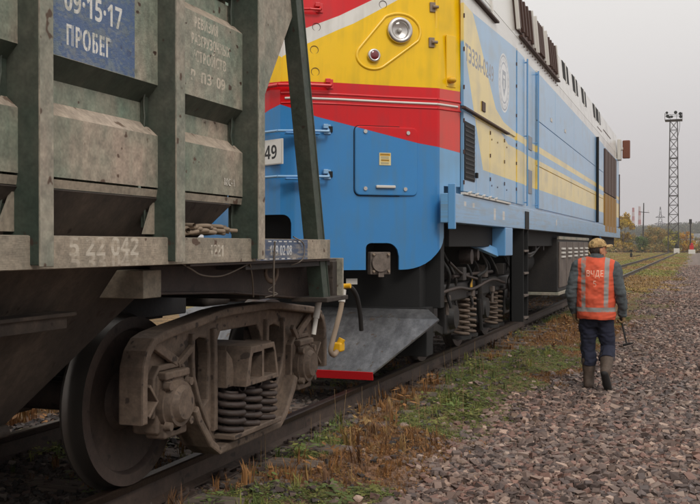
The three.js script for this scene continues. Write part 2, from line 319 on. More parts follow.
  const sow = (n, x0, x1, z0, z1, pw, h0, h1, prob) => {
    for (let i = 0; i < n; i++) {
      const x = rr(x0, x1), z = z0 + (z1 - z0) * rnd() ** pw; if (!inView(x, z, 0.8) || rnd() > prob(x, z)) continue;
      const gr = dryGreen(x, z) * 0.75 + rr(-0.2, 0.62) * (0.6 + 0.4 * dryGreen(x, z)), h = rr(h0, h1) * (gr > 0.5 ? 0.8 : 1), k = rr(0.6, 1.25), w = h * rr(0.7, 1.2), u = rnd();
      const e = { x, z, y: gH(x, z) - 0.005, rx: rr(-0.15, 0.15), ry: rr(0, 6.3), rz: rr(-0.15, 0.15), s: [w, h, w], c: colour(gr, k) };
      (gr > 0.5 ? (u < 0.28 ? gA : u < 0.42 ? gB : gC) : u < 0.6 ? gA : u < 0.9 ? gB : gC).push(u < 0.42 || gr <= 0.5 ? e : { ...e, s: [Math.max(h * 1.1, 0.045), h * 0.75, Math.max(h * 1.1, 0.045)] });
    }
  };
  const weed = (x, z) => (1 - gravelAmt(x, z) * 0.985) * (0.5 + 0.5 * sst(0.38, 0.56, gn(x * 2.2, z * 2.2, 51)));
  sow(90000, 0.9, 2.5, -4.2, -22, 1.2, 0.014, 0.05, weed);
  sow(700, 0.92, 1.9, -4.2, -20, 1.3, 0.08, 0.2, weed);
  sow(22000, -1.2, 3.8, -19, -60, 1.3, 0.02, 0.09, weed);
  sow(5200, -1.6, 0.75, -3.4, -12, 1, 0.03, 0.13, (x, z) => 0.7 * sst(0.35, 0.6, gn(x * 1.5, z * 1.5, 57)));
  sow(3500, 2, 4.5, -5, -40, 1.2, 0.015, 0.06, (x, z) => 0.5 * sst(0.58, 0.72, gn(x * 1.5, z * 1.1, 53)));
  sow(4000, -6, -1.8, -5, -14, 1, 0.08, 0.3, () => 0.8);
  instanced('weeds', tuft(9, 0.5, 0.035), blades, gA, 'low brown and green weeds growing between rail and path', 'weeds');
  instanced('weeds', tuft(6, 0.35, 0.02), blades, gB, 'low brown and green weeds growing between rail and path', 'weeds');
  instanced('weeds', leafy(10), blades, gC, 'low brown and green weeds growing between rail and path', 'weeds');
  { const st = []; for (let i = 0; i < 90; i++) { const x = rr(0.95, 1.8), z = rr(-5.5, -14), h = rr(0.12, 0.34), k = rr(0.7, 1.2); st.push({ x, z, y: gH(x, z) + h * 0.48, rx: rr(-0.14, 0.14), ry: 0, rz: rr(-0.14, 0.14), s: [1, h, 1], c: [0.26 * k, 0.17 * k, 0.08 * k] }); } instanced('dry_stalks', new THREE.CylinderGeometry(0.0012, 0.0025, 1, 5), blades, st, 'thin dry stalks standing above the weeds', 'weeds'); }
  for (let i = 0; i < 40000; i++) { const z = mix(-34, -205, rnd() ** 1.6), x = rr(-16, 3.6 + (z < -120 ? 6 : 0)); if (!inView(x, z, 2) || rnd() < gravelAmt(x, z)) continue; const h = rr(0.03, 0.12), k = rr(0.7, 1.25), g = gn(x * 0.4, z * 0.15, 61); gF.push({ x, z, y: gH(x, z) - 0.01, rx: 0, ry: rr(0, 6.3), rz: 0, s: [h * 2.4, h, h * 2.4], c: g > 0.52 ? [0.24 * k, 0.24 * k, 0.06 * k] : g > 0.45 ? [0.38 * k, 0.27 * k, 0.09 * k] : [0.30 * k, 0.19 * k, 0.075 * k] }); }
  instanced('field_grass', tuft(14, 0.6, 0.05), blades, gF, 'dry yellow-brown grass of the field beyond the locomotive', 'grass');
}
// ------------------------------------------------------------------ hopper wagon
const wagon = thing('hopper_wagon', 'weathered grey-green hopper wagon standing nearest on the track', 'wagon', [0, RT, -5.5]);
{
  const zEnd = y => -4.99 + (2.49 - y) * 0.73;      // sloping end sheet
  const Z1 = 4.5;                                    // the body runs on behind the camera
  const posts = [-1.87, -2.83, -3.79, -4.66];       // the camera-side face of each post
  const outer = 1.5, inner = 1.425;
  // side sheets, pressed into horizontal ridges, one per bay
  const ridge = [[3.5, 3.05], [2.8, 2.38], [2.145, 1.905]];   // ridge faces: top, bottom
  const bays = [[Z1, -0.02], [0, -1.87], [-1.95, -2.83], [-2.91, -3.79], [-3.87, -4.66]];
  const faceMat = (kind, zs) => {
    const [za, zb] = zs, w = za - zb, W = 1024, H = 768;
    const draw = g => {
      g.font = 'bold 100px sans-serif'; g.textBaseline = 'alphabetic';
      const X = z => (za - z) / w * W, Y = y => (2.8 - y) / 0.42 * H;
      const put = (s, z0, z1, y, h, col, dy = 0) => { g.save(); g.translate(X(z0), Y(y)); const m = g.measureText(s).width; g.scale((X(z1) - X(z0)) / m, (h / 0.42 * H) / 73); g.fillStyle = col; g.fillText(s, 0, dy); g.restore(); };
      if (kind === 'blue') {
        g.fillStyle = 'rgba(74,98,138,0.86)'; g.fillRect(X(-3.0), 0, X(-3.60) - X(-3.0), H * 0.995);
        put('-', -3.03, -3.05, 2.585, 0.06, '#d8d6d0'); put('09·15·17', -3.10, -3.505, 2.572, 0.095, '#d8d6d0'); put('ПРОБЕГ', -3.11, -3.42, 2.435, 0.085, '#d8d6d0');
        g.fillStyle = 'rgba(74,98,138,1)'; for (const f of [0.045, 0.21, 0.375, 0.54, 0.71, 0.88]) g.fillRect(X(-3.11 - 0.31 * f - 0.028), Y(2.53), 5, Y(2.43) - Y(2.53));   // stencil bridges
      } else {
        put('РЕВИЗИЯ', -4.13, -4.38, 2.725, 0.056, '#c2b6a4'); put('РАЗГРУЗОЧНЫХ', -4.10, -4.51, 2.640, 0.056, '#c2b6a4'); put('УСТРОЙСТВ', -4.10, -4.47, 2.558, 0.056, '#c2b6a4'); put('Р  ПЗ  09', -4.09, -4.46, 2.458, 0.056, '#c2b6a4');
      }
    };
    return new THREE.MeshStandardMaterial({ map: painted(W, H, (u, v) => { let c = fGreen(u * w / 2, v * 0.21 + 0.3); const q = fbm(u, v, 9, 7, 4, 333); return m3(c, [70, 54, 44], sst(0.2, 0.17, q)); }, draw, kind === 'blue' ? 0.45 : 0.8, kind === 'blue' ? 301 : 305), roughness: 0.6, bumpMap: T.bump, bumpScale: 0.002 });
  };
  bays.forEach(([za, zb], k) => {
    const wall = [], ledge = [], under = [], low = [];
    const P = (x, y, z) => [x, y, z], q = (x0, y0, x1, y1) => quad(P(x0, y0, za), P(x0, y0, zb), P(x1, y1, zb), P(x1, y1, za));
    const text = k === 3 ? 'blue' : k === 4 ? 'white' : null;
    ridge.forEach(([t, b], r) => {
      if (!(text && r === 1)) (r === 2 ? low : wall).push(q(outer, b, outer, t));
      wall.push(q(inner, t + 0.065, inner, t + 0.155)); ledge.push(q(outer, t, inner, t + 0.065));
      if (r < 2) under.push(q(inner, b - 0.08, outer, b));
    });
    wall.push(plate(P(inner - 0.03, 1.9, za), P(inner - 0.03, 1.9, zb), P(inner - 0.03, 3.95, zb), P(inner - 0.03, 3.95, za), 0.01), q(inner, 3.655, 1.50, 3.95));
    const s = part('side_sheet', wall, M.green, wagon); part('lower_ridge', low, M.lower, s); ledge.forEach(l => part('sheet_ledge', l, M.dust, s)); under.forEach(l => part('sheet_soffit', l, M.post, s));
    part('bottom_lip', [q(1.492, 1.862, 1.498, 1.896), q(1.44, 1.90, 1.498, 1.896)], M.sill, s);
    if (text) {
      const g = new THREE.PlaneGeometry(za - zb, 0.42); g.rotateY(Math.PI / 2); g.translate(outer, 2.59, (za + zb) / 2);
      part('lettered_panel', fin2(g), faceMat(text, [za, zb]), s, text === 'blue' ? 'faded blue painted field with a white date and word' : 'sheet with four rows of worn white lettering');
    }
  });
  function fin2(g) { return g.toNonIndexed(); }
  { // small white mark low on the end bay
    const t = painted(256, 128, () => [0, 0, 0], g => { g.fillStyle = '#ffffff'; g.font = 'bold 100px sans-serif'; g.save(); g.translate(6, 108); g.scale(0.98, 1.25); g.fillText('МС-1', 0, 0); g.restore(); }, 0.5, 311);
    const g = new THREE.PlaneGeometry(0.14, 0.055); g.rotateY(Math.PI / 2); g.translate(1.504, 1.975, -4.50); part('painted_mark', fin2(g), new THREE.MeshStandardMaterial({ color: 0xd6d0c4, alphaMap: t, transparent: true, roughness: 0.7 }), wagon);
  }
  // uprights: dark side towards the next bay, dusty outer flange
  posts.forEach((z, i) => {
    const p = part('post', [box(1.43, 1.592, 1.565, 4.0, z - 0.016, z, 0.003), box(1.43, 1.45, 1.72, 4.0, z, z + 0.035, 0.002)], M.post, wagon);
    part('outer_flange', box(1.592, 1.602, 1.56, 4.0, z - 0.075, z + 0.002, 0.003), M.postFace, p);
    part('weld_seam', tube(Array.from({ length: 60 }, (_, k) => [1.452 + rr(-0.003, 0.003), 1.7 + k * 0.038, z + 0.038 + rr(-0.004, 0.004)]), 0.006, 5, 120), M.post, p);
  });
  for (const z of [-2.83, -3.79]) part('gusset', plate([1.47, 1.84, z], [1.47, 1.69, z], [1.47, 1.69, z + 0.09], [1.47, 1.84, z + 0.01], 0.012), M.sill, wagon);
  // end: side cheek beyond the last post, sloping end sheet, struts
  const cheek = (x) => prismX([[-4.72, 1.9], [-4.72, 3.95], [zEnd(3.95), 3.95], [zEnd(2.45), 2.45], [-4.9, 2.35], [-4.80, 1.9]], x - 0.012, x, [], 0.002);
  part('end_cheek', cheek(1.47), M.postFace, wagon); part('end_cheek', cheek(-1.458), M.postFace, wagon);
  part('end_sheet', plate([-1.46, 3.95, zEnd(3.95)], [1.458, 3.95, zEnd(3.95)], [1.458, 1.84, zEnd(1.84)], [-1.46, 1.84, zEnd(1.84)], 0.012), M.green, wagon);
  for (const s of [1, -1]) {
    const x = 1.50 * s, st = part('end_strut', bar([x - 0.05 * s, 1.27, -5.86], [x - 0.05 * s, 3.95, -5.20], 0.10, 0.012, 0), M.post, wagon);
    part('strut_flange', bar([x, 1.27, -5.905], [x, 3.95, -5.245], 0.012, 0.10, 0), M.post, st);
    part('strut_rib', bar([x - 0.002, 1.27, -5.955], [x - 0.002, 3.95, -5.295], 0.03, 0.012, 0), M.post, st);
  }
  // lower hopper: side slopes and end slope running in to the chutes
  const xs = y => 0.55 + (y - 0.62) / (1.862 - 0.62) * (1.486 - 0.55), yb = 0.62, zb = y => Math.min(zEnd(y), -3.2);
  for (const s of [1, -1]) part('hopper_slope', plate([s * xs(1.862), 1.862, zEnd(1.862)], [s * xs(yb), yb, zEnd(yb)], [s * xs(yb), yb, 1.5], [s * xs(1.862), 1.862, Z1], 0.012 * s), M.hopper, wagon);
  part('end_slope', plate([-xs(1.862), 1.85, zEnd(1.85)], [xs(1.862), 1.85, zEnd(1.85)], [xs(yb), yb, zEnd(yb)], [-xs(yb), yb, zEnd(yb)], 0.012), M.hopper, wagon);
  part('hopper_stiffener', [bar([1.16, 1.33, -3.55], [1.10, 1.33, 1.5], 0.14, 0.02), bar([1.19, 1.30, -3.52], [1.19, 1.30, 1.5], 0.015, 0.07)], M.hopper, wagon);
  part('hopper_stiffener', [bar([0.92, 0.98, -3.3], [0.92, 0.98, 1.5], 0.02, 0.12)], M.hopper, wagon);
  // chute door and rod under the hopper
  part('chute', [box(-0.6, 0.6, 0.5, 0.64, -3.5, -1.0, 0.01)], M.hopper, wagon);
  part('discharge_shaft', [cyl([0.7, 0.74, -3.7], [0.7, 0.74, 1], 0.03)], M.hopper, wagon);
  // side sill and its lettering
  const sillMat = (() => {
    const W = 2048, H = 96;                           // runs from z=-2.6 to z=-5.9
    const t = painted(W, H, (u, v) => weathered([128, 122, 108], [164, 150, 132], 0.5, [84, 64, 52], 0.26, 100)(u * 1.65, v * 0.07), g => {
      const X = z => (-2.6 - z) / 3.3 * W, put = (s, z0, z1, y, h, col) => { g.save(); g.font = 'bold 100px sans-serif'; g.translate(X(z0), H * y); g.scale((X(z1) - X(z0)) / g.measureText(s).width, h * H / 73); g.fillStyle = col; g.fillText(s, 0, 0); g.restore(); };
      put('5 22 042', -3.07, -3.58, 0.62, 0.62, 'rgba(205,196,180,0.75)'); put('5 33 043', -3.08, -3.58, 1.1, 0.6, 'rgba(205,196,180,0.4)');
      put('1221', -4.24, -4.40, 0.75, 0.5, '#cfc6b6');
      g.fillStyle = 'rgba(66,82,110,0.85)'; g.fillRect(X(-4.78), 0, X(-5.55) - X(-4.78), H); put('159 02 08', -4.97, -5.30, 0.76, 0.48, '#c8c9ca');
      g.fillStyle = '#c9c8c4'; for (let i = 0; i < 7; i++) { g.fillRect(X(-4.80 - i * 0.085), H * 0.9, 30, 6); g.fillRect(X(-4.95 - i * 0.075), H * 0.07, 28, 6); }
    }, 0.7, 321);
    return new THREE.MeshStandardMaterial({ map: t, roughness: 0.8, bumpMap: T.bump, bumpScale: 0.0015 });
  })();
  for (const s of [1, -1]) {
    const x = s * 1.55, g = part('side_sill', [box(x - s * 0.012, x, 1.548, 1.676, -5.86, Z1, 0.003), box(x - s * 0.15, x - s * 0.012, 1.664, 1.676, -5.86, Z1, 0.003)], M.sill, wagon);
    if (s > 0) { const f = new THREE.PlaneGeometry(3.2, 0.122); f.rotateY(Math.PI / 2); f.translate(x + 0.003, 1.612, -4.2); part('sill_lettering', fin2(f), sillMat, g, 'worn painted numbers along the dusty sill'); }
  }
  // underframe
  for (const s of [1, -1]) part('bolster_beam', [prismX([[-4.02, 1.545], [-4.02, 1.405], [-4.9, 1.37], [-6.05, 1.275], [-6.05, 1.545]], ...(s > 0 ? [1.30, 1.315] : [-1.315, -1.30]), [], 0.003), ...[[-4.02, 1.40, -4.9, 1.365], [-4.9, 1.365, -6.05, 1.268]].map(([a, b, c, d]) => bar([s * 1.255, b, a], [s * 1.255, d, c], 0.15, 0.015)), box(s * 1.2, s * 1.54, 1.535, 1.547, -6.0, -4.02, 0.003)], M.wheel, wagon);
  part('cross_bearer', [box(-1.39, 1.39, 1.385, 1.52, -4.0, -3.84, 0.005)], M.sill, wagon);
  part('centre_sill', [box(-0.2, 0.2, 1.12, 1.5, -6.3, -4.05, 0.01), box(-1.3, 1.3, 1.3, 1.5, -5.7, -5.3, 0.01)], M.dark, wagon);
  part('end_platform', [box(-1.5, 1.5, 1.50, 1.535, -5.98, -4.7, 0.004)], M.dark, wagon);
  const eb = part('end_beam', [box(-1.42, 1.50, 1.27, 1.53, -6.12, -6.04, 0.006), box(1.3, 1.56, 1.26, 1.29, -6.18, -5.78, 0.005)], M.hopper, wagon);
  part('corner_step', [0, 1, 2].map(i => bar([1.10, 1.35 + i * 0.075, -6.15], [1.52, 1.35 + i * 0.075, -6.15], 0.06, 0.035)).concat([box(1.08, 1.54, 1.28, 1.55, -6.145, -6.12, 0.004)]), M.postFace, eb);
  // wires and seals
  const wire = (pts, r = 0.0045) => part('wire', tube(pts, r, 5), M.wire, wagon);
  wire([[1.52, 1.55, -3.98], [1.5, 1.52, -4.1], [1.46, 1.485, -4.28], [1.45, 1.475, -4.52], [1.48, 1.51, -4.66], [1.53, 1.56, -4.78]]);
  wire([[1.53, 1.56, -4.68], [1.46, 1.46, -4.86], [1.36, 1.33, -5.08]]); wire([[1.585, 1.66, -4.90], [1.565, 1.55, -4.93], [1.53, 1.34, -5.0]], 0.006);
  wire([[1.56, 1.69, -5.22], [1.57, 1.64, -5.36], [1.56, 1.55, -5.36], [1.45, 1.5, -5.30]]);
  wire([[1.40, 1.45, -5.25], [1.41, 1.40, -5.28], [1.38, 1.36, -5.24], [1.42, 1.34, -5.3], [1.37, 1.32, -5.22]], 0.004);
  const lg = new THREE.TorusGeometry(0.045, 0.014, 7, 20); lg.scale(0.8, 1.25, 1); lg.rotateY(0.6); lg.translate(1.40, 1.475, -5.25); part('lifting_ring', fin(lg), M.bogie, wagon);
  // automatic coupler head towards the locomotive
  part('coupler', [box(-0.12, 0.12, 1.22, 1.42, -6.7, -6.1, 0.03), box(-0.22, 0.16, 1.14, 1.48, -7.15, -6.68, 0.05), box(0.05, 0.24, 1.16, 1.46, -7.45, -7.1, 0.04)], M.hopper, wagon);
  // brake hose with a yellow tap, plain dangling hose, white end cock
  const h = part('brake_hose', tube([[1.40, 1.31, -6.50], [1.40, 1.18, -6.46], [1.395, 1.05, -6.38], [1.39, 0.94, -6.31], [1.385, 0.875, -6.29], [1.39, 0.845, -6.34], [1.395, 0.865, -6.39]], 0.02, 8), M.rope, wagon);
  part('coupling_head', [box(1.36, 1.43, 0.86, 0.93, -6.47, -6.38, 0.015), cyl([1.395, 0.90, -6.42], [1.42, 0.955, -6.43], 0.026)], M.yellowP, h); part('collar', [cyl([1.40, 1.31, -6.50], [1.40, 1.22, -6.475], 0.025)], M.whiteP, h); part('clamp', [cyl([1.36, 1.335, -6.5], [1.46, 1.34, -6.5], 0.018), cyl([1.40, 1.34, -6.1], [1.40, 1.335, -6.52], 0.02)], M.yellowP, h);
  part('brake_hose', tube([[1.40, 1.335, -6.52], [1.41, 1.32, -6.64], [1.42, 1.25, -6.74], [1.42, 1.12, -6.82], [1.41, 0.98, -6.88]], 0.019, 8), M.rubber, wagon);
  part('end_cock', [cyl([1.42, 1.26, -5.98], [1.41, 1.14, -5.95], 0.022), cyl([1.41, 1.14, -5.95], [1.40, 1.03, -5.93], 0.016)], M.whiteP, wagon);

  // ---------------- bogie
  const zc = -5.505, ax = [zc + 0.925, zc - 0.925], ay = RT + 0.4785;
  for (const z of ax) for (const s of [1, -1]) {
    const prof = [[0.09, 0.66], [0.10, 0.70], [0.14, 0.72], [0.30, 0.765], [0.40, 0.75], [0.405, 0.72], [0.470, 0.72], [0.478, 0.725]].map(([r, x]) => [r, x]);
    const front = [[0.4755, 0.85], [0.412, 0.85], [0.405, 0.842], [0.395, 0.812], [0.30, 0.80], [0.17, 0.775], [0.14, 0.80], [0.13, 0.87], [0.09, 0.872]];
    const w = part('wheel', [lathe([...prof].map(([r, x]) => [r, s * x]), [ay, z]), lathe(front.map(([r, x]) => [r, s * x]), [ay, z])], M.wheel, wagon);
    part('tread', [lathe([[0.47, 0.72], [0.495, 0.722], [0.506, 0.733], [0.504, 0.742], [0.488, 0.752], [0.4805, 0.768], [0.478, 0.80], [0.4755, 0.85]].map(([r, x]) => [r, s * x]), [ay, z])], M.tread, w);
    if (s > 0) part('axle', cyl([-1.1, ay, z], [1.1, ay, z], 0.085, 0.085, 20), M.wheel, w);
  }
  const mir = pts => [...pts, ...pts.slice().reverse().filter(p => p[0] > 1e-4).map(([u, y]) => [-u, y])];
  const toZ = pts => pts.map(([u, y]) => [zc + u, y]);
  for (const s of [1, -1]) {
    const X = (a, b) => s > 0 ? [a, b] : [-b, -a];
    const top = [[0, 1.205], [0.28, 1.205], [0.45, 1.195], [0.7, 1.165], [0.98, 1.135], [1.09, 1.12], [1.165, 1.10], [1.215, 1.055], [1.243, 0.99], [1.25, 0.90], [1.25, 0.70]];
    const low = [[1.10, 0.70], [1.095, 0.90], [1.06, 0.945], [0.80, 0.945], [0.76, 0.90], [0.745, 0.68], [0.70, 0.60], [0.56, 0.44], [0.44, 0.37], [0, 0.355]];
    const half = [...top, ...low];
    const outline = [...half, ...half.slice(1, -1).reverse().map(([u, y]) => [-u, y])];
    const win = [[0.41, 0.98], [0.44, 1.07], [0.53, 1.085], [0.62, 1.06], [0.655, 0.97], [0.645, 0.86], [0.58, 0.73], [0.50, 0.66], [0.43, 0.70]];
    const mid = [[-0.33, 0.47], [0.33, 0.47], [0.33, 1.0], [0.26, 1.10], [-0.26, 1.10], [-0.33, 1.0]];
    const f = part('side_frame', [
      prismX(toZ(outline), ...X(0.97, 1.055), [toZ(win), toZ(win.map(([u, y]) => [-u, y])), toZ(mid)], 0.012),
      band(toZ([...top.slice(1).map(p => p).reverse().map(([u, y]) => [-u, y]), ...top].reverse()), 0.05, ...X(1.0, 1.155), 0.012),
      band(toZ([[-0.745, 0.68], [-0.70, 0.60], [-0.56, 0.44], [-0.44, 0.37], [0.44, 0.37], [0.56, 0.44], [0.70, 0.60], [0.745, 0.68]]), -0.05, ...X(0.95, 1.15), 0.012),
      ...[1, -1].flatMap(m => [
        band(toZ([[0.66 * m, 1.12], [0.665 * m, 0.97], [0.655 * m, 0.86], [0.59 * m, 0.71], [0.46 * m, 0.52]]), 0.03 * m, ...X(0.95, 1.085), 0.008),
        band(toZ([[0.36 * m, 1.13], [0.35 * m, 0.95], [0.35 * m, 0.5]]), -0.04 * m, ...X(0.9, 1.085), 0.01),
        band(toZ([[1.09 * m, 0.70], [1.085 * m, 0.91], [1.05 * m, 0.95], [0.81 * m, 0.95], [0.765 * m, 0.91], [0.75 * m, 0.66]]), 0.03 * m, ...X(0.9, 1.10), 0.008),
        band(toZ([[1.21 * m, 0.72], [1.12 * m, 0.80], [1.20 * m, 0.90]]), 0.02 * m, ...X(1.0, 1.14), 0.005),
        bar([s * 1.09, 1.10, zc + 1.1 * m], [s * 1.09, 0.98, zc + 0.86 * m], 0.03, 0.05), bar([s * 1.09, 0.96, zc + 0.85 * m], [s * 1.11, 1.05, zc + 0.72 * m], 0.03, 0.04)]),
    ], M.bogie, wagon);
    for (const m of [1, -1]) {
      const z = zc + 0.925 * m, b = part('axle_box', [box(s * 0.93, s * 1.10, 0.60, 0.93, z - 0.145, z + 0.145, 0.02), cyl([s * 0.9, ay, z], [s * 1.13, ay, z], 0.15, 0.15, 24), box(s * 1.0, s * 1.13, 0.575, 0.66, z - 0.12, z + 0.12, 0.015), box(s * 0.96, s * 1.145, 0.90, 0.945, z - 0.13, z + 0.13, 0.012), bar([s * 1.10, 0.93, z + 0.05], [s * 1.13, 0.84, z + 0.1], 0.06, 0.02)], M.bogie, f);
      part('end_cap', [cyl([s * 1.13, ay, z], [s * 1.165, ay, z], 0.135, 0.125, 28), cyl([s * 1.165, ay, z], [s * 1.195, ay, z], 0.105, 0.085, 28), ...[0, 1, 2, 3].map(k => { const a = k * Math.PI / 2 + 0.785; return cyl([s * 1.13, ay + 0.155 * Math.sin(a), z + 0.155 * Math.cos(a)], [s * 1.165, ay + 0.155 * Math.sin(a), z + 0.155 * Math.cos(a)], 0.028, 0.024, 6); })], M.bogie, f);
    }
    for (const [x, u] of [[1.10, 0.235], [1.10, 0], [1.10, -0.235], [0.87, 0.235], [0.87, -0.235], [0.87, 0]]) { part('spring', [helix(s * x, zc + u, 0.47, 0.765, 0.089, 0.0195, 5), helix(s * x, zc + u, 0.47, 0.765, 0.05, 0.011, 7)], M.wheel, f); }
    part('spring_seat', [box(s * 0.78, s * 1.20, 0.44, 0.475, zc - 0.35, zc + 0.35, 0.01)], M.bogie, f);
    const wl = u0 => [[u0, 0.79], [u0 + 0.165, 0.79], [u0 + 0.15, 0.85], [u0 + 0.13, 0.96], [u0 + 0.02, 0.96]].map(([u, y]) => [u, y]);
    const bprof = [[-0.24, 0.757], [0.24, 0.757], [0.235, 0.80], [0.20, 0.93], [0.17, 1.0], [-0.17, 1.0], [-0.20, 0.93], [-0.235, 0.80]];
    const hole = m => [[0.015, 0.79], [0.205, 0.79], [0.17, 0.94], [0.15, 0.965], [0.015, 0.965]].map(([u, y]) => [zc + m * u, y]);
    part('bolster_end', [prismX(toZ(bprof), ...X(1.05, 1.225), [hole(1), hole(-1)], 0.006), prismX(toZ(bprof), ...X(0.5, 1.05), [], 0.006)], M.bogie, f);
    part('friction_wedge', [1, -1].map(m => prismX([[zc + m * 0.20, 0.757], [zc + m * 0.325, 0.757], [zc + m * 0.325, 0.99], [zc + m * 0.25, 0.93]], ...X(0.93, 1.13), [], 0.006)), M.bogie, f);
  }
  part('bogie_bolster', [box(-0.6, 0.6, 0.74, 1.08, zc - 0.2, zc + 0.2, 0.03), cyl([0, 1.08, zc], [0, 1.14, zc], 0.18)], M.dark, wagon);
  part('brake_beam', [bar([-0.9, 0.66, zc + 0.42], [0.9, 0.66, zc + 0.42], 0.1, 0.05), bar([-0.9, 0.66, zc - 0.42], [0.9, 0.66, zc - 0.42], 0.1, 0.05), bar([0.1, 0.66, zc + 0.4], [0.15, 1.15, zc + 0.3], 0.06, 0.03), bar([0.15, 1.12, zc + 0.3], [0.15, 1.12, zc - 0.5], 0.05, 0.03)], M.dark, wagon);
  part('brake_shoe', [1, -1].flatMap(m => [0.79, -0.79].map(x => box(x - 0.05, x + 0.05, 0.55, 0.86, zc + m * 0.43 - 0.03, zc + m * 0.43 + 0.03, 0.02))), M.dark, wagon);
}
{ // twisted rope left on the sill in front of the locomotive's coupler opening
  const g = []; for (let k = 0; k < 5; k++) { const p = []; for (let i = 0; i <= 10; i++) p.push([1.43 + 0.05 * Math.sin(i * 1.7 + k * 2) + rr(-0.02, 0.02), 1.697 + k * 0.008 + 0.012 * Math.abs(Math.sin(i * 1.1 + k)), -4.12 - i * 0.048 - rr(0, 0.02)]); g.push(tube(p, 0.011, 6, 40)); }
  solo('rope_bundle', g, M.rope, 'loose brown bundle of rope lying on the wagon sill', 'rope');
}
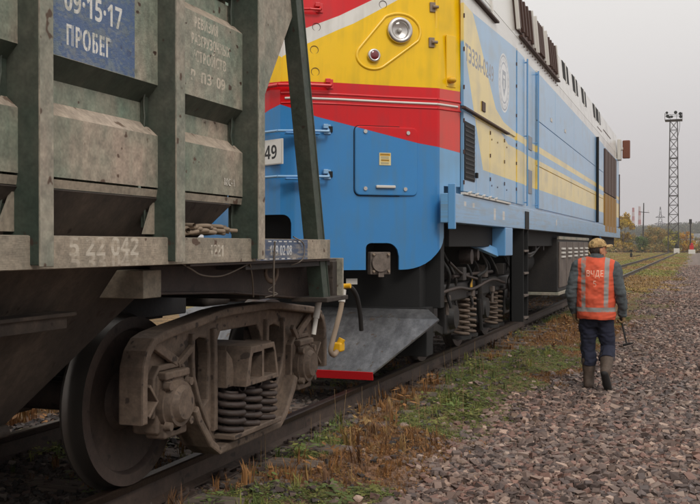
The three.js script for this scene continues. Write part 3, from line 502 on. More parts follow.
// ------------------------------------------------------------------ diesel locomotive
const loco = thing('diesel_locomotive', 'blue, yellow and red diesel locomotive coupled behind the hopper wagon', 'locomotive', [0, RT, -20]);
{
  const PL = [[0, -8.47], [0.12, -8.49], [0.25, -8.555], [0.37, -8.635], [0.5, -8.72], [0.95, -9.08], [1.355, -9.375], [1.52, -9.68]];
  const fz = (x, y) => { const a = Math.abs(x); let z = -9.68; for (let i = 0; i < PL.length - 1; i++) if (a <= PL[i + 1][0]) { z = mix(PL[i][1], PL[i + 1][1], (a - PL[i][0]) / (PL[i + 1][0] - PL[i][0])); break; } return y > 3.2 ? z - (y - 3.2) * 0.1 : z; };
  const fn = x => { const a = Math.abs(x); let k = 0; for (let i = 0; i < PL.length - 1; i++) if (a <= PL[i + 1][0] + 1e-6) { k = (PL[i + 1][1] - PL[i][1]) / (PL[i + 1][0] - PL[i][0]); break; } return V(-k * Math.sign(x || 1), 0, 1).normalize(); };
  const BLUE = '#3b82bd', RED = '#cf0f18', YEL = '#f0c000', WHT = '#d9d6cf', S_BLUE = '#6fa3cf';
  const coat = (map, o = {}) => new THREE.MeshPhysicalMaterial({ map, roughness: 0.42, clearcoat: 0.7, clearcoatRoughness: 0.16, ...o });
  const dirt = (t, s) => t;
  // ---- paint of the front
  const FW = 1024, FH = 1088, fx = x => (x + 1.6) / 3.2 * FW, fy = y => (4.75 - y) / 3.4 * FH;
  const poly = (g, c, pts, X, Y) => { g.fillStyle = c; g.beginPath(); pts.forEach(([a, b], i) => i ? g.lineTo(X(a), Y(b)) : g.moveTo(X(a), Y(b))); g.closePath(); g.fill(); };
  const paintTex = (W, H, draw, s, wear) => {
    const c = document.createElement('canvas'); c.width = W; c.height = H; const g = c.getContext('2d'); draw(g); const d = g.getImageData(0, 0, W, H).data;
    return tex(W, (u, v, i, j) => { const o = ((H - 1 - j) * W + i) * 4, q = fbm(u, v, 5, 8, 5, s), st = fbm(u, v, 90, 4, 3, s + 7), h = fbm(u, v, 40, 20, 3, s + 13); const k = 0.97 + 0.06 * q, dt = clamp(wear * (0.35 * (q - 0.35) + 0.5 * (st - 0.45) + 0.5 * (h - 0.5))); return m3([d[o] * k, d[o + 1] * k, d[o + 2] * k], [120, 112, 100], dt); }, true, H);
  };
  const frontTex = paintTex(FW, FH, g => {
    g.fillStyle = BLUE; g.fillRect(0, 0, FW, FH);
    for (const s of [1, -1]) {
      const P = pts => pts.map(([x, y]) => [x * s, y]);
      poly(g, RED, P([[-0.01, 4.8], [1.6, 4.8], [1.6, 2.59], [1.37, 2.645], [1.18, 2.68], [0.34, 2.905], [-0.01, 3.03]]), fx, fy);
      poly(g, YEL, P([[-0.01, 3.25], [-0.01, 3.52], [0.257, 3.64], [0.6, 3.87], [0.986, 4.142], [1.6, 4.6], [1.6, 3.25]]), fx, fy);
      poly(g, WHT, P([[-0.01, 3.49], [0.257, 3.64], [0.62, 3.86], [0.986, 4.142], [1.3, 4.45], [1.5, 4.8], [1.25, 4.8], [1.0, 4.36], [0.766, 4.118], [0.5, 3.93], [0.251, 3.80], [-0.01, 3.69]]), fx, fy);
    }
    for (const s of [1, -1]) { const P = pts => pts.map(([x, y]) => [x * s, y]); poly(g, '#7aa9d0', P([[1.372, 1.3], [1.6, 1.3], [1.6, 2.59], [1.372, 2.645]]), fx, fy); poly(g, '#d65049', P([[1.372, 2.645], [1.6, 2.59], [1.6, 3.25], [1.372, 3.25]]), fx, fy); }   // paler red and blue paint the sky reflection onto the cab corner panel
  }, 401, 0.5);
  const frontMat = coat(frontTex, { roughness: 0.36, specularIntensity: 0.25, clearcoat: 0.6, clearcoatRoughness: 0.1 });
  const yb = x => {
    if (x > -0.75 && x < 0.11) { const e = Math.min(x + 0.75, 0.11 - x); return 1.94 - (e < 0.09 ? 0.09 - Math.sqrt(Math.max(0, 0.0081 - (0.09 - e) ** 2)) : 0); }
    if (x > 0.74 && x < 1.02) return 1.66 - (x > 0.92 ? (1 - Math.sqrt(Math.max(0, 1 - ((x - 0.92) / 0.1) ** 2))) * 0.14 : x < 0.79 ? (1 - Math.sqrt(Math.max(0, 1 - ((0.79 - x) / 0.05) ** 2))) * 0.05 : 0);
    const a = Math.abs(x); if (a > 1.402) return 2.25; if (a > 1.05) { const t = clamp((a - 1.05) / 0.35); return 1.39 + 0.33 * (1 - Math.sqrt(1 - t * t * 0.999)); }
    return 1.39;
  };
  {
    const xs = new Set(); for (let x = -1.5; x <= 1.5001; x += 0.05) xs.add(+x.toFixed(4)); for (const p of PL) { xs.add(p[0]); xs.add(-p[0]); }
    for (const e of [-0.7501, -0.7499, 0.1099, 0.1101, 0.7399, 0.7401, 1.0199, 1.0201, 1.4019, 1.4021, -1.4019, -1.4021]) xs.add(e);
    for (let k = 1; k < 9; k++) { xs.add(+(-0.75 + k * 0.011).toFixed(4)); xs.add(+(0.11 - k * 0.011).toFixed(4)); xs.add(+(1.02 - k * 0.012).toFixed(4)); xs.add(+(0.74 + k * 0.006).toFixed(4)); xs.add(+(1.34 + k * 0.0068).toFixed(4)); }
    const X = [...xs].sort((a, b) => a - b), rows = [0, 0.33, 0.66, 1], up = [2.3, 2.45, 2.7, 2.95, 3.2, 3.5, 3.8, 4.1, 4.4, 4.75], nR = rows.length + up.length, pos = [], uv = [], idx = [];
    for (const off of [0, -0.03]) for (const x of X) { const n = fn(x); for (let j = 0; j < nR; j++) { const y = j < rows.length ? mix(yb(x), 2.27, rows[j]) : up[j - rows.length]; pos.push(x + n.x * off, y, fz(x, y) + n.z * off); uv.push((x + 1.6) / 3.2, (y - 1.35) / 3.4); } }
    const N = X.length * nR;
    for (let l = 0; l < 2; l++) for (let i = 0; i < X.length - 1; i++) for (let j = 0; j < nR - 1; j++) { const a = l * N + i * nR + j, b = a + nR; l ? idx.push(a, a + 1, b, b, a + 1, b + 1) : idx.push(a, b, a + 1, b, b + 1, a + 1); }
    for (let i = 0; i < X.length - 1; i++) { const a = i * nR, b = a + nR; idx.push(a, a + N, b, b, a + N, b + N); }
    let g = new THREE.BufferGeometry(); g.setAttribute('position', new THREE.Float32BufferAttribute(pos, 3)); g.setAttribute('uv', new THREE.Float32BufferAttribute(uv, 2)); g.setIndex(idx); g = toCreasedNormals(g.toNonIndexed(), 0.3);
    part('front', g, frontMat, loco, 'blue lower nose with red band and yellow field');
  }
  const paint = { blue: new THREE.MeshPhysicalMaterial({ color: BLUE, roughness: 0.4, clearcoat: 0.6, clearcoatRoughness: 0.2 }), red: new THREE.MeshPhysicalMaterial({ color: RED, roughness: 0.4, clearcoat: 0.6, clearcoatRoughness: 0.2 }), yel: new THREE.MeshPhysicalMaterial({ color: YEL, roughness: 0.4, clearcoat: 0.6, clearcoatRoughness: 0.2 }), sheenBlue: new THREE.MeshPhysicalMaterial({ color: '#5f98c8', roughness: 0.45, clearcoat: 0.8, clearcoatRoughness: 0.25 }), white: new THREE.MeshPhysicalMaterial({ color: WHT, roughness: 0.5, clearcoat: 0.4, clearcoatRoughness: 0.3 }) };  // the paler blue has the sky reflection of the side put into its colour
  // place geometry made in a local frame (x along the face, y up, z out) on the nose
  const onFront = (g, x, y, out = 0) => { const n = fn(x), m = new THREE.Matrix4().makeBasis(V(n.z, 0, -n.x), V(0, 1, 0), n); g.applyMatrix4(m); g.translate(x + n.x * out, y, fz(x, y) + n.z * out); return g; };
  const front = loco.children[0];
  // trim beads along the red band; the white one paints in the ridge highlight
  const along = (y, x0, x1, out, r) => { const pts = []; for (const x of [x0, ...PL.map(p => p[0]).filter(v => v > x0 && v < x1), x1]) { const n = fn(x === x0 ? x + 0.01 : x); pts.push([x + n.x * out, y, fz(x, y) + n.z * out]); } return pts.slice(1).map((p, i) => cyl(pts[i], p, r, r, 8)); };
  part('trim_bead', along(3.085, 0.05, 1.5, 0.002, 0.012), paint.white, front); part('trim_bead', along(3.135, 0.01, 1.53, 0.0, 0.012), paint.red, front); part('trim_bead', along(3.04, 0.01, 1.53, 0.0, 0.010), paint.red, front);
  // equipment cover
  {
    const sh = new THREE.Shape(), w = 0.325, h = 0.335, r = 0.05; sh.moveTo(-w + r, -h); sh.lineTo(w - r, -h); sh.quadraticCurveTo(w, -h, w, -h + r); sh.lineTo(w, h - r); sh.quadraticCurveTo(w, h, w - r, h); sh.lineTo(-w + r, h); sh.quadraticCurveTo(-w, h, -w, h - r); sh.lineTo(-w, -h + r); sh.quadraticCurveTo(-w, -h, -w + r, -h);
    const g = new THREE.ExtrudeGeometry(sh, { depth: 0.012, bevelEnabled: true, bevelThickness: 0.012, bevelSize: 0.012, bevelSegments: 3, curveSegments: 6 }).toNonIndexed();
    g.translate(-0.01, 0, 0.004); onFront(g, 0.915, 2.485, 0);
    const p = g.attributes.position, uv = new Float32Array(p.count * 2); for (let i = 0; i < p.count; i++) { uv[i * 2] = (p.getX(i) + 1.6) / 3.2; uv[i * 2 + 1] = (p.getY(i) - 1.35) / 3.4; } g.setAttribute('uv', new THREE.BufferAttribute(uv, 2));
    const c = part('access_cover', g, frontMat, front);
    part('cover_seal', onFront(fin((() => { const s2 = sh.clone(); const gg = new THREE.ExtrudeGeometry(s2, { depth: 0.004, bevelEnabled: true, bevelThickness: 0.001, bevelSize: 0.02, bevelSegments: 1, curveSegments: 6 }); gg.translate(-0.01, 0, 0); return gg; })()), 0.915, 2.485, 0), M.black, c);
    for (const [dx, dy] of [[-0.24, 0.29], [0.22, 0.29], [-0.24, -0.28], [0.19, -0.28]]) part('screw', onFront(cyl([dx, dy, 0.02], [dx, dy, 0.04], 0.024, 0.02, 10), 0.915, 2.485, 0), M.chrome, c);
    part('pull_handle', onFront(mergeGeometries([box(-0.13, 0.08, -0.275, -0.245, 0.02, 0.055, 0.012)]), 0.915, 2.485, 0), M.whiteP, c);
    const st = painted(64, 64, () => [214, 200, 150], g2 => { g2.fillStyle = '#b8860b'; g2.fillRect(4, 4, 56, 12); g2.fillRect(10, 34, 44, 10); g2.fillStyle = '#444'; for (const y of [7, 21, 27, 37, 50, 56]) g2.fillRect(8, y, 44, 2); }, 0.1, 411);
    const sg = new THREE.PlaneGeometry(0.125, 0.125); sg.translate(-0.03, 0.02, 0.033); part('warning_sticker', onFront(sg.toNonIndexed(), 0.915, 2.485, 0), new THREE.MeshStandardMaterial({ map: st, roughness: 0.6 }), c);
  }
  // lamps in a pill-shaped recess rim
  {
    const cx = [[1.005, 3.815, 0.185], [0.79, 3.545, 0.135]], pts = [];
    const d = [cx[1][0] - cx[0][0], cx[1][1] - cx[0][1]], a0 = Math.atan2(d[1], d[0]);
    for (let i = 0; i <= 12; i++) { const a = a0 + Math.PI / 2 + 0.15 + (Math.PI - 0.3) * i / 12; pts.push([cx[0][0] + cx[0][2] * Math.cos(a), cx[0][1] + cx[0][2] * Math.sin(a)]); }
    for (let i = 0; i <= 12; i++) { const a = a0 - Math.PI / 2 + 0.15 + (Math.PI - 0.3) * i / 12; pts.push([cx[1][0] + cx[1][2] * Math.cos(a), cx[1][1] + cx[1][2] * Math.sin(a)]); }
    const loop = o => new THREE.CatmullRomCurve3(pts.map(([x, y]) => { const n = fn(x); return V(x + n.x * o, y, fz(x, y) + n.z * o); }), true, 'catmullrom', 0.1);
    const rim = part('lamp_surround', [fin(new THREE.TubeGeometry(loop(0.0), 96, 0.016, 8, true))], paint.yel, front);
    const lamp = (x, y, R, lens, ringR) => {
      const p = part(R > 0.1 ? 'headlight' : 'marker_light', onFront(fin(new THREE.TorusGeometry(R, ringR, 10, 36)), x, y, 0.03), M.chrome, front);
      const b = []; for (let i = 0; i <= 8; i++) { const t = i / 8; b.push(new THREE.Vector2(Math.max(0.001, R * 0.98 * t), 0.004 + 0.028 * t * t)); }
      const bowl = new THREE.LatheGeometry(b, 28); bowl.rotateX(Math.PI / 2); part('reflector', onFront(fin(bowl), x, y, 0.003), M.chrome, p);
      part('casing', onFront(cyl([0, 0, -0.02], [0, 0, 0.035], R + ringR * 0.9, R + ringR * 0.7, 32, true), x, y, 0), M.chrome, p);
      const dome = new THREE.SphereGeometry(R, 28, 8, 0, Math.PI * 2, 0, Math.PI / 2); dome.rotateX(Math.PI / 2); dome.scale(1, 1, 0.32); part('lens', onFront(fin(dome), x, y, 0.034), lens, p);
      return p;
    };
    const hl = lamp(1.005, 3.82, 0.108, new THREE.MeshPhysicalMaterial({ color: 0xffffff, transmission: 1, thickness: 0, roughness: 0.03, ior: 1.5 }), 0.028);
    part('bulb', [onFront(sphere(0, 0, 0.03, 0.022), 1.005, 3.82, 0.0)], M.whiteP, hl);
    lamp(0.792, 3.545, 0.052, new THREE.MeshPhysicalMaterial({ color: 0x6e0a12, roughness: 0.1, clearcoat: 1, clearcoatRoughness: 0.03 }), 0.016);
  }
  // small round plugs
  for (const [x, y] of [[0.86, 4.08], [0.31, 3.80], [0.30, 3.57], [0.315, 3.35]]) part('round_plug', onFront(fin(new THREE.TorusGeometry(0.04, 0.003, 5, 24)), x, y, 0.0005), M.brown, front);
  // hinge brackets, small side door and knob
  for (const y of [4.09, 3.72]) part('hinge', [onFront(box(-0.03, 0.03, -0.05, 0.05, 0, 0.02, 0.004), 1.29, y), onFront(cyl([-0.03, 0, 0.035], [0.03, 0, 0.035], 0.016, 0.016, 8), 1.31, y)], M.rope, front);
  part('hinge_strip', onFront(box(-0.012, 0.012, -0.9, 0.6, 0, 0.01, 0.003), 1.325, 4.0), paint.yel, front);
  { const d = part('nose_side_cover', onFront(box(-0.07, 0.07, -0.27, 0.27, 0, 0.02, 0.006), 1.44, 3.55), paint.yel, front); part('knob', onFront(sphere(-0.02, -0.2, 0.045, 0.045, 1.2, 0.75, 1), 1.44, 3.55), M.yellowP, d); }
  // red and blue handrails on the nose, numbered plate
  const rail = (y, x0, x1, m, r, out, hook) => {
    const p = part('handrail', [...[[x0, x1]].flatMap(([a, b]) => { const q = [a, 0.0, 0.25, b].filter(v => v >= a && v <= b).sort((u, v) => u - v).map(x => { const n = fn(x); return [x + n.x * out, y, fz(x, y) + n.z * out]; }); return q.slice(1).map((e, i) => cyl(q[i], e, r, r, 8)); })], m, front);
    for (const x of [x0, x1]) part('bracket', [onFront(box(-0.035, 0.035, -0.02, 0.075, 0, 0.012, 0.004), x, y), onFront(cyl([0, 0.045, 0], [0, 0, out], 0.014, 0.014, 8), x, y), onFront(box(-0.05, 0.0, 0.03, 0.075, 0.01, hook, 0.006), x, y)], m, p);
    return p;
  };
  rail(3.205, -0.35, 0.44, paint.red, 0.018, 0.075, 0.06); rail(3.965, -0.4, 0.33, paint.red, 0.012, 0.06, 0.05);
  for (const y of [2.755, 2.31]) { const p = rail(y, -0.42, 0.42, new THREE.MeshPhysicalMaterial({ color: 0x7fa9cc, roughness: 0.4, clearcoat: 0.5 }), 0.014, 0.09, 0.07); part('step_tread', [onFront(box(-0.24, 0.1, -0.035, -0.02, 0.02, 0.12, 0.004), 0.26, y)], paint.blue, p); part('shim', onFront(box(-0.03, 0.03, -0.03, 0.03, 0.001, 0.014, 0.003), 0.44, y + 0.03), M.black, p); }
  { const t = painted(256, 112, () => [226, 224, 218], g => { g.fillStyle = '#1c1c1e'; g.font = 'bold 92px sans-serif'; g.fillText('0249', 18, 88); }, 0.05, 421); const g = new THREE.PlaneGeometry(0.5, 0.23); const p = part('number_plate', onFront(box(-0.26, 0.26, -0.125, 0.125, 0, 0.014, 0.004), -0.16, 2.555, 0.002), paint.white, front); g.translate(0, 0, 0.0175); part('number', onFront(g.toNonIndexed(), -0.16, 2.555, 0.002), new THREE.MeshStandardMaterial({ map: t, roughness: 0.5 }), p); }
  // socket in the apron notch, data label, coupler
  { const s = part('cable_socket', [onFront(box(-0.11, 0.11, -0.115, 0.115, -0.1, 0.0, 0.012), 0.87, 1.455, -0.02)], M.box, loco); part('socket_cap', [onFront(cyl([-0.01, 0.005, -0.01], [-0.01, 0.005, 0.035], 0.095, 0.09, 24), 0.87, 1.455, -0.02), onFront(box(-0.03, 0.03, -0.14, -0.09, 0, 0.02, 0.004), 0.87, 1.455, -0.02)], M.box, s); for (const [a, b] of [[-0.08, 0.09], [0.08, 0.09], [0.08, -0.08], [-0.08, -0.08]]) part('bolt', onFront(cyl([a, b, 0], [a, b, 0.03], 0.014, 0.012, 6), 0.87, 1.455, -0.02), M.rope, s); }
  part('data_label', onFront(box(-0.06, 0.06, -0.03, 0.03, 0, 0.004, 0.001), 0.66, 1.27, -0.14), M.whiteP, loco);
  part('coupler', [box(-0.13, 0.13, 1.22, 1.44, -9.2, -8.0, 0.03), box(-0.18, 0.24, 1.14, 1.5, -8.05, -7.5, 0.05)], M.dark, loco);
  part('pilot_frame', [box(-1.36, 1.36, 0.98, 1.9, -9.65, -9.5, 0.01), box(-0.2, 1.2, 0.95, 1.85, -9.5, -9.28, 0.01), box(-0.7, 0.7, 1.55, 2.1, -9.5, -9.0, 0.01)], M.black, loco);
  // track clearing plough: inclined steel plate with a red lip
  {
    const a = [-0.98, 0.43, -8.42], b = [0.98, 0.43, -8.42], c = [1.47, 0.905, -9.02], e = [1.3, 0.985, -9.24], e2 = [-1.3, 0.985, -9.24], c2 = [-1.47, 0.905, -9.02];
    const p = part('plough', [plate(a, b, c, c2, 0.02), plate(c2, c, e, e2, 0.02)], M.steel, loco, 'grey steel plough plate with bright red lower lip');
    part('lip', [plate([-0.985, 0.36, -8.415], [0.985, 0.36, -8.415], [0.985, 0.435, -8.40], [-0.985, 0.435, -8.40], 0.012)], M.redP, p);
    part('plough_rib', [bar([-0.8, 0.6, -8.62], [-1.2, 0.93, -9.05], 0.03, 0.03), bar([-1.0, 0.6, -8.63], [-1.38, 0.9, -9.03], 0.03, 0.03), bar([0.55, 0.48, -8.5], [0.62, 0.96, -9.2], 0.012, 0.02)], M.steel, p);
    part('plough_back', [box(-1.28, 1.28, 0.5, 1.0, -9.5, -9.25, 0.01)], M.black, p);
  }

  // ---- paint of the long side, paled to carry its sky reflection
  const SW = 2048, SH = 768, Z0 = -9.4, ZL = 22.4, Y0 = 1.85, YL = 3.45, sx = z => (Z0 - z) / ZL * SW, sy = y => (Y0 + YL - y) / YL * SH;
  const sideTex = paintTex(SW, SH, g => {
    const BLUE = '#6fa5d0'; g.fillStyle = BLUE; g.fillRect(0, 0, SW, SH);
    poly(g, WHT, [[-9, 5.4], [-32, 5.4], [-32, 4.3], [-12.7, 4.3], [-9, 4.12]], sx, sy);
    poly(g, '#e9cc62', [[-9.22, 4.2], [-9.55, 3.99], [-10.15, 3.15], [-10.66, 2.5], [-32, 2.5], [-32, 3.17], [-12.6, 3.17], [-11.9, 3.2], [-11.4, 3.3], [-11.1, 3.5], [-10.4, 3.99], [-10.12, 4.17]], sx, sy);
    g.fillStyle = BLUE; poly(g, BLUE, [[-11.7, 3.05], [-12.2, 2.95], [-32, 2.95], [-32, 3.07], [-12.4, 3.07]], sx, sy);
    g.save(); g.font = 'bold 100px sans-serif'; g.translate(sx(-9.76), sy(3.6)); g.scale((sx(-11.26) - sx(-9.76)) / g.measureText('ТЭ33А-0249').width, (0.19 / YL * SH) / 73); g.fillStyle = '#3d4048'; g.fillText('ТЭ33А-0249', 0, 0); g.restore();
    g.save(); g.translate(sx(-11.92), sy(3.7)); g.scale(1, (SH / YL) / (SW / ZL)); g.fillStyle = '#dcdedd'; g.beginPath(); g.arc(0, 0, 34, 0, 7); g.fill(); g.strokeStyle = '#7d8794'; g.lineWidth = 2; g.beginPath(); g.arc(0, 0, 31, 0, 7); g.stroke(); g.beginPath(); g.arc(0, 0, 23, 0, 7); g.stroke(); g.fillStyle = '#9aa4ae'; for (let k = 0; k < 20; k++) { const a = k / 20 * 6.283; g.fillRect(27 * Math.cos(a) - 1.5, 27 * Math.sin(a) - 1.5, 3, 3); } g.fillStyle = '#6f7a86'; g.beginPath(); g.moveTo(-10, -14); g.lineTo(10, -14); g.lineTo(12, 2); g.lineTo(0, 16); g.lineTo(-12, 2); g.fill(); g.fillStyle = '#dcdedd'; g.fillRect(-6, -9, 12, 4); g.fillRect(-3, -3, 6, 10); g.restore();
  }, 431, 0.9);
  const sideMat = coat(sideTex, { roughness: 0.45, clearcoat: 1, clearcoatRoughness: 0.24 });
  const sideUV = g => { if (g.index) g = g.toNonIndexed(); const p = g.attributes.position, uv = new Float32Array(p.count * 2); for (let i = 0; i < p.count; i++) { uv[i * 2] = (Z0 - p.getZ(i)) / ZL; uv[i * 2 + 1] = (p.getY(i) - Y0) / YL; } g.setAttribute('uv', new THREE.BufferAttribute(uv, 2)); return g; };
  const sbox = (...a) => sideUV(box(...a));
  const wall = part('body', [sbox(-1.535, 1.535, 2.12, 4.5, -31.25, -9.75, 0.01)], sideMat, loco);
  const up = [[-1.535, 4.5], [-1.475, 5.12], [-1.40, 5.17], [0, 5.22], [1.40, 5.17], [1.475, 5.12], [1.535, 4.5]];
  const roof = part('roof', sideUV((() => { const s = new THREE.Shape(up.map(p => new THREE.Vector2(...p))); const g = new THREE.ExtrudeGeometry(s, { depth: 31.25 - 9.9, bevelEnabled: false }); g.translate(0, 0, -31.25); return g; })()), sideMat, loco, 'white rounded roof shoulder');
  const gap = 0.012, panel = (name, z0, z1, y0, y1, par = wall, x1 = 1.556) => part(name, sbox(1.52, x1, y0 + gap / 2, y1 - gap / 2, z1 + gap / 2, z0 - gap / 2, 0.004), sideMat, par);
  panel('cab_panel', -9.69, -12.78, 3.10, 4.34);
  for (const [a, b] of [[-9.69, -10.3], [-10.3, -11.05], [-11.05, -11.95], [-11.95, -12.78]]) panel('lower_door', a, b, 2.2, 3.06);
  const hinges = (z, ys, w = 1.558) => ys.map(y => part('hinge', cyl([w, y - 0.022, z], [w, y + 0.022, z], 0.009, 0.009, 6), M.brown, wall));
  hinges(-9.70, [2.3, 2.62, 2.95, 3.3, 3.7, 4.05]); hinges(-12.8, [2.4, 2.75, 3.0, 3.4, 3.8, 4.1]); for (const z of [-11.06, -11.94]) hinges(z, [2.42, 2.7, 2.97]);
  part('air_filter_grille', [box(1.556, 1.564, 2.33, 2.95, -10.2, -9.72, 0.003)], M.black, wall); { const fg = []; for (let k = 0; k < 12; k++) fg.push(box(1.564, 1.568, 2.35 + k * 0.049, 2.37 + k * 0.049, -10.19, -9.73, 0)); part('grille_bars', fg, M.dark, wall.children[wall.children.length - 1]); }
  part('drip_rail', [box(1.55, 1.60, 3.062, 3.085, -12.1, -9.6, 0.004)], M.brown, wall); part('drip_rail', [box(1.545, 1.595, 2.165, 2.19, -12.2, -9.6, 0.004), ...[-9.75, -10.1, -10.45, -10.8, -11.15].map(z => bar([1.6, 2.19, z], [1.57, 2.21, z - 0.22], 0.03, 0.02))], M.whiteP, wall);
  part('latch_box', [box(1.556, 1.568, 3.17, 3.28, -10.75, -10.58, 0.003)], M.brown, wall); part('latch', [box(1.556, 1.585, 2.38, 2.44, -10.29, -10.24, 0.006)], M.black, wall);
  for (const [z, y] of [[-11.15, 2.35], [-11.15, 2.9], [-11.5, 2.35], [-11.5, 2.9], [-12.1, 2.35], [-12.1, 2.9]]) part('bolt', cyl([1.555, y, z], [1.562, y, z], 0.011, 0.010, 8), M.brown, wall);
  panel('side_panel', -12.86, -13.45, 2.2, 4.34);
  const door = part('crew_door', sbox(1.50, 1.53, 2.2, 4.3, -14.45, -13.58, 0.004), sideMat, loco); part('door_window', [box(1.536, 1.545, 3.05, 3.25, -14.2, -13.85, 0.01), box(1.536, 1.545, 2.4, 2.75, -14.2, -13.85, 0.01)], M.glass, door); for (const z of [-13.52, -14.52]) part('grab_rail', [cyl([1.585, 2.2, z], [1.585, 4.3, z], 0.012, 0.012, 8), ...[2.25, 3.2, 4.25].map(y => cyl([1.54, y, z], [1.585, y, z], 0.010, 0.010, 6))], paint.sheenBlue, door);
  for (const [a, b] of [[-14.6, -16.58], [-16.58, -19.3], [-19.3, -23.75], [-23.95, -25.8]]) { panel('hood_door', a, b, 2.2, 2.86); panel('hood_door', a, b, 2.86, 3.56); panel('hood_door', a, b, 3.56, 4.34); }
  part('downpipe', [cyl([1.585, 2.2, -23.85], [1.585, 4.3, -23.85], 0.035, 0.035, 8)], M.black, wall); panel('side_panel', -30.15, -31.2, 2.2, 4.34);
  const lv = part('radiator_louvre', [box(1.50, 1.53, 1.98, 4.25, -30.0, -26.0, 0.005)], M.black, loco); for (let k = 0; k < 4; k++) { part('louvre_slat', [box(1.53, 1.575, 3.06, 4.24, -26.95 - k, -26.1 - k, 0.006)], M.brown, lv); part('louvre_slat', [box(1.53, 1.575, 2.0, 3.03, -26.95 - k, -26.1 - k, 0.006)], M.ochre, lv); }
  part('marker_plate', [box(1.556, 1.562, 3.72, 3.78, -16.2, -16.0, 0.002), box(1.556, 1.562, 3.74, 3.80, -18.0, -17.8, 0.002), box(1.556, 1.562, 2.98, 3.03, -14.75, -14.62, 0.002)], M.whiteP, wall);
  // roof details
  const brow = part('rain_gutter', [box(1.535, 1.59, 4.53, 4.56, -17.0, -13.1, 0.006)], M.brown, roof); part('rivet_row', Array.from({ length: 16 }, (_, k) => sphere(1.55, 4.46, -13.2 - k * 0.245, 0.016, 0.6, 1, 1, 6)), M.brown, brow);
  const ux = y => 1.535 - (y - 4.5) / 0.62 * 0.06;
  for (const [a, b] of [[-12.85, -14.2], [-14.55, -15.25], [-15.6, -16.8]]) { const g = part('roof_grille', [plate([ux(4.6) + 0.03, 4.6, a], [ux(4.6) + 0.03, 4.6, b], [ux(5.1) + 0.03, 5.14, b], [ux(5.1) + 0.03, 5.14, a], 0.03)], M.brown, roof); for (let k = 0; k < 5; k++) { const z = mix(a, b, (k + 0.5) / 5); part('grille_slat', bar([ux(4.6) + 0.05, 4.62, z], [ux(5.1) + 0.05, 5.12, z], 0.035, 0.06), M.brown, g); } for (const e of [a, b]) part('grille_frame', bar([ux(4.6) + 0.05, 4.58, e], [ux(5.1) + 0.05, 5.15, e], 0.05, 0.05), M.whiteP, g); }
  for (const z of [-18.0, -19.55, -21.2, -23.7, -24.6]) { const v = part('roof_vent', [plate([ux(4.8) + 0.008, 4.78, z], [ux(4.8) + 0.008, 4.78, z - 0.85], [ux(5.1) + 0.008, 5.12, z - 0.85], [ux(5.1) + 0.008, 5.12, z], 0.02)], M.black, roof); part('vent_frame', [bar([ux(4.8) + 0.01, 4.75, z - 0.42], [ux(5.1) + 0.01, 5.14, z - 0.42], 0.012, 0.10)], paint.white, v); }
  part('roof_rail', [cyl([1.49, 4.75, -26.2], [1.49, 4.75, -28.5], 0.03, 0.03, 8), cyl([1.50, 4.62, -24.4], [1.50, 4.62, -25.6], 0.03, 0.03, 8)], M.brown, roof);
  { const w = part('cab_window', [plate([1.54, 4.40, -9.95], [1.54, 4.40, -11.2], [1.49, 5.0, -11.2], [1.49, 5.0, -9.95], 0.02)], M.glass, loco); part('window_frame', [bar([1.545, 4.38, -9.9], [1.545, 4.38, -11.25], 0.04, 0.05), bar([1.545, 4.38, -11.22], [1.495, 5.02, -11.22], 0.04, 0.05), bar([1.545, 4.38, -9.93], [1.495, 5.02, -9.93], 0.04, 0.05)], paint.white, w); part('window_sill', [box(1.54, 1.60, 4.34, 4.365, -11.4, -9.85, 0.004)], M.brown, w); }
  part('cab_roof', sideUV((() => { const s = new THREE.Shape([[-1.535, 4.5], [-1.475, 5.05], [0, 5.15], [1.475, 5.05], [1.535, 4.5]].map(p => new THREE.Vector2(...p))); const g = new THREE.ExtrudeGeometry(s, { depth: 0.12, bevelEnabled: false }); g.translate(0, 0, -9.9); return g; })()), sideMat, loco);
  // rear lamp box and mirror at the far end
  { const p = part('rear_equipment', [box(1.55, 1.66, 4.3, 4.95, -30.9, -30.5, 0.02), box(1.55, 1.72, 4.62, 4.7, -30.8, -30.6, 0.01)], M.whiteP, loco); part('rear_mirror', [box(1.70, 1.93, 4.35, 4.92, -30.72, -30.62, 0.03)], M.orangeB, p); part('rear_rail', [cyl([1.56, 2.2, -31.3], [1.56, 3.9, -31.3], 0.02, 0.02, 8), box(1.5, 1.58, 3.86, 3.9, -31.35, -31.25, 0.01), box(1.5, 1.62, 2.2, 2.24, -31.35, -31.25, 0.01)], M.brown, p); }
  // sill, with the same sky reflection mixed into its blue
  const sillMat = new THREE.MeshPhysicalMaterial({ map: paintTex(1024, 128, g => { g.fillStyle = '#69a0cc'; g.fillRect(0, 0, 1024, 128); g.fillStyle = '#c9c8c2'; for (const [z, w, y, h] of [[-9.65, 0.1, 0.25, 0.15], [-10.05, 0.1, 0.25, 0.15], [-11.2, 0.12, 0.3, 0.42], [-11.75, 0.14, 0.35, 0.33], [-16.6, 0.12, 0.3, 0.3]]) g.fillRect((-9.05 - z) / 22.5 * 1024, y * 128, Math.max(4, w / 22.5 * 1024), h * 128); }, 441, 1.1), roughness: 0.45, clearcoat: 1, clearcoatRoughness: 0.25 });
  const sillUV = g => { const p = g.attributes.position, uv = g.attributes.uv; for (let i = 0; i < p.count; i++) uv.setXY(i, (-9.05 - p.getZ(i)) / 22.5, (p.getY(i) - 1.85) / 0.33); return g; };
  const sill = part('sill', [sillUV(box(1.42, 1.572, 1.865, 2.165, -31.55, -9.25, 0.008)), sillUV(box(-1.572, -1.42, 1.865, 2.165, -31.55, -9.25, 0.008))], sillMat, loco);
  part('sill_end_plate', [box(1.50, 1.576, 1.80, 2.26, -9.285, -9.245, 0.008)], paint.sheenBlue, sill);
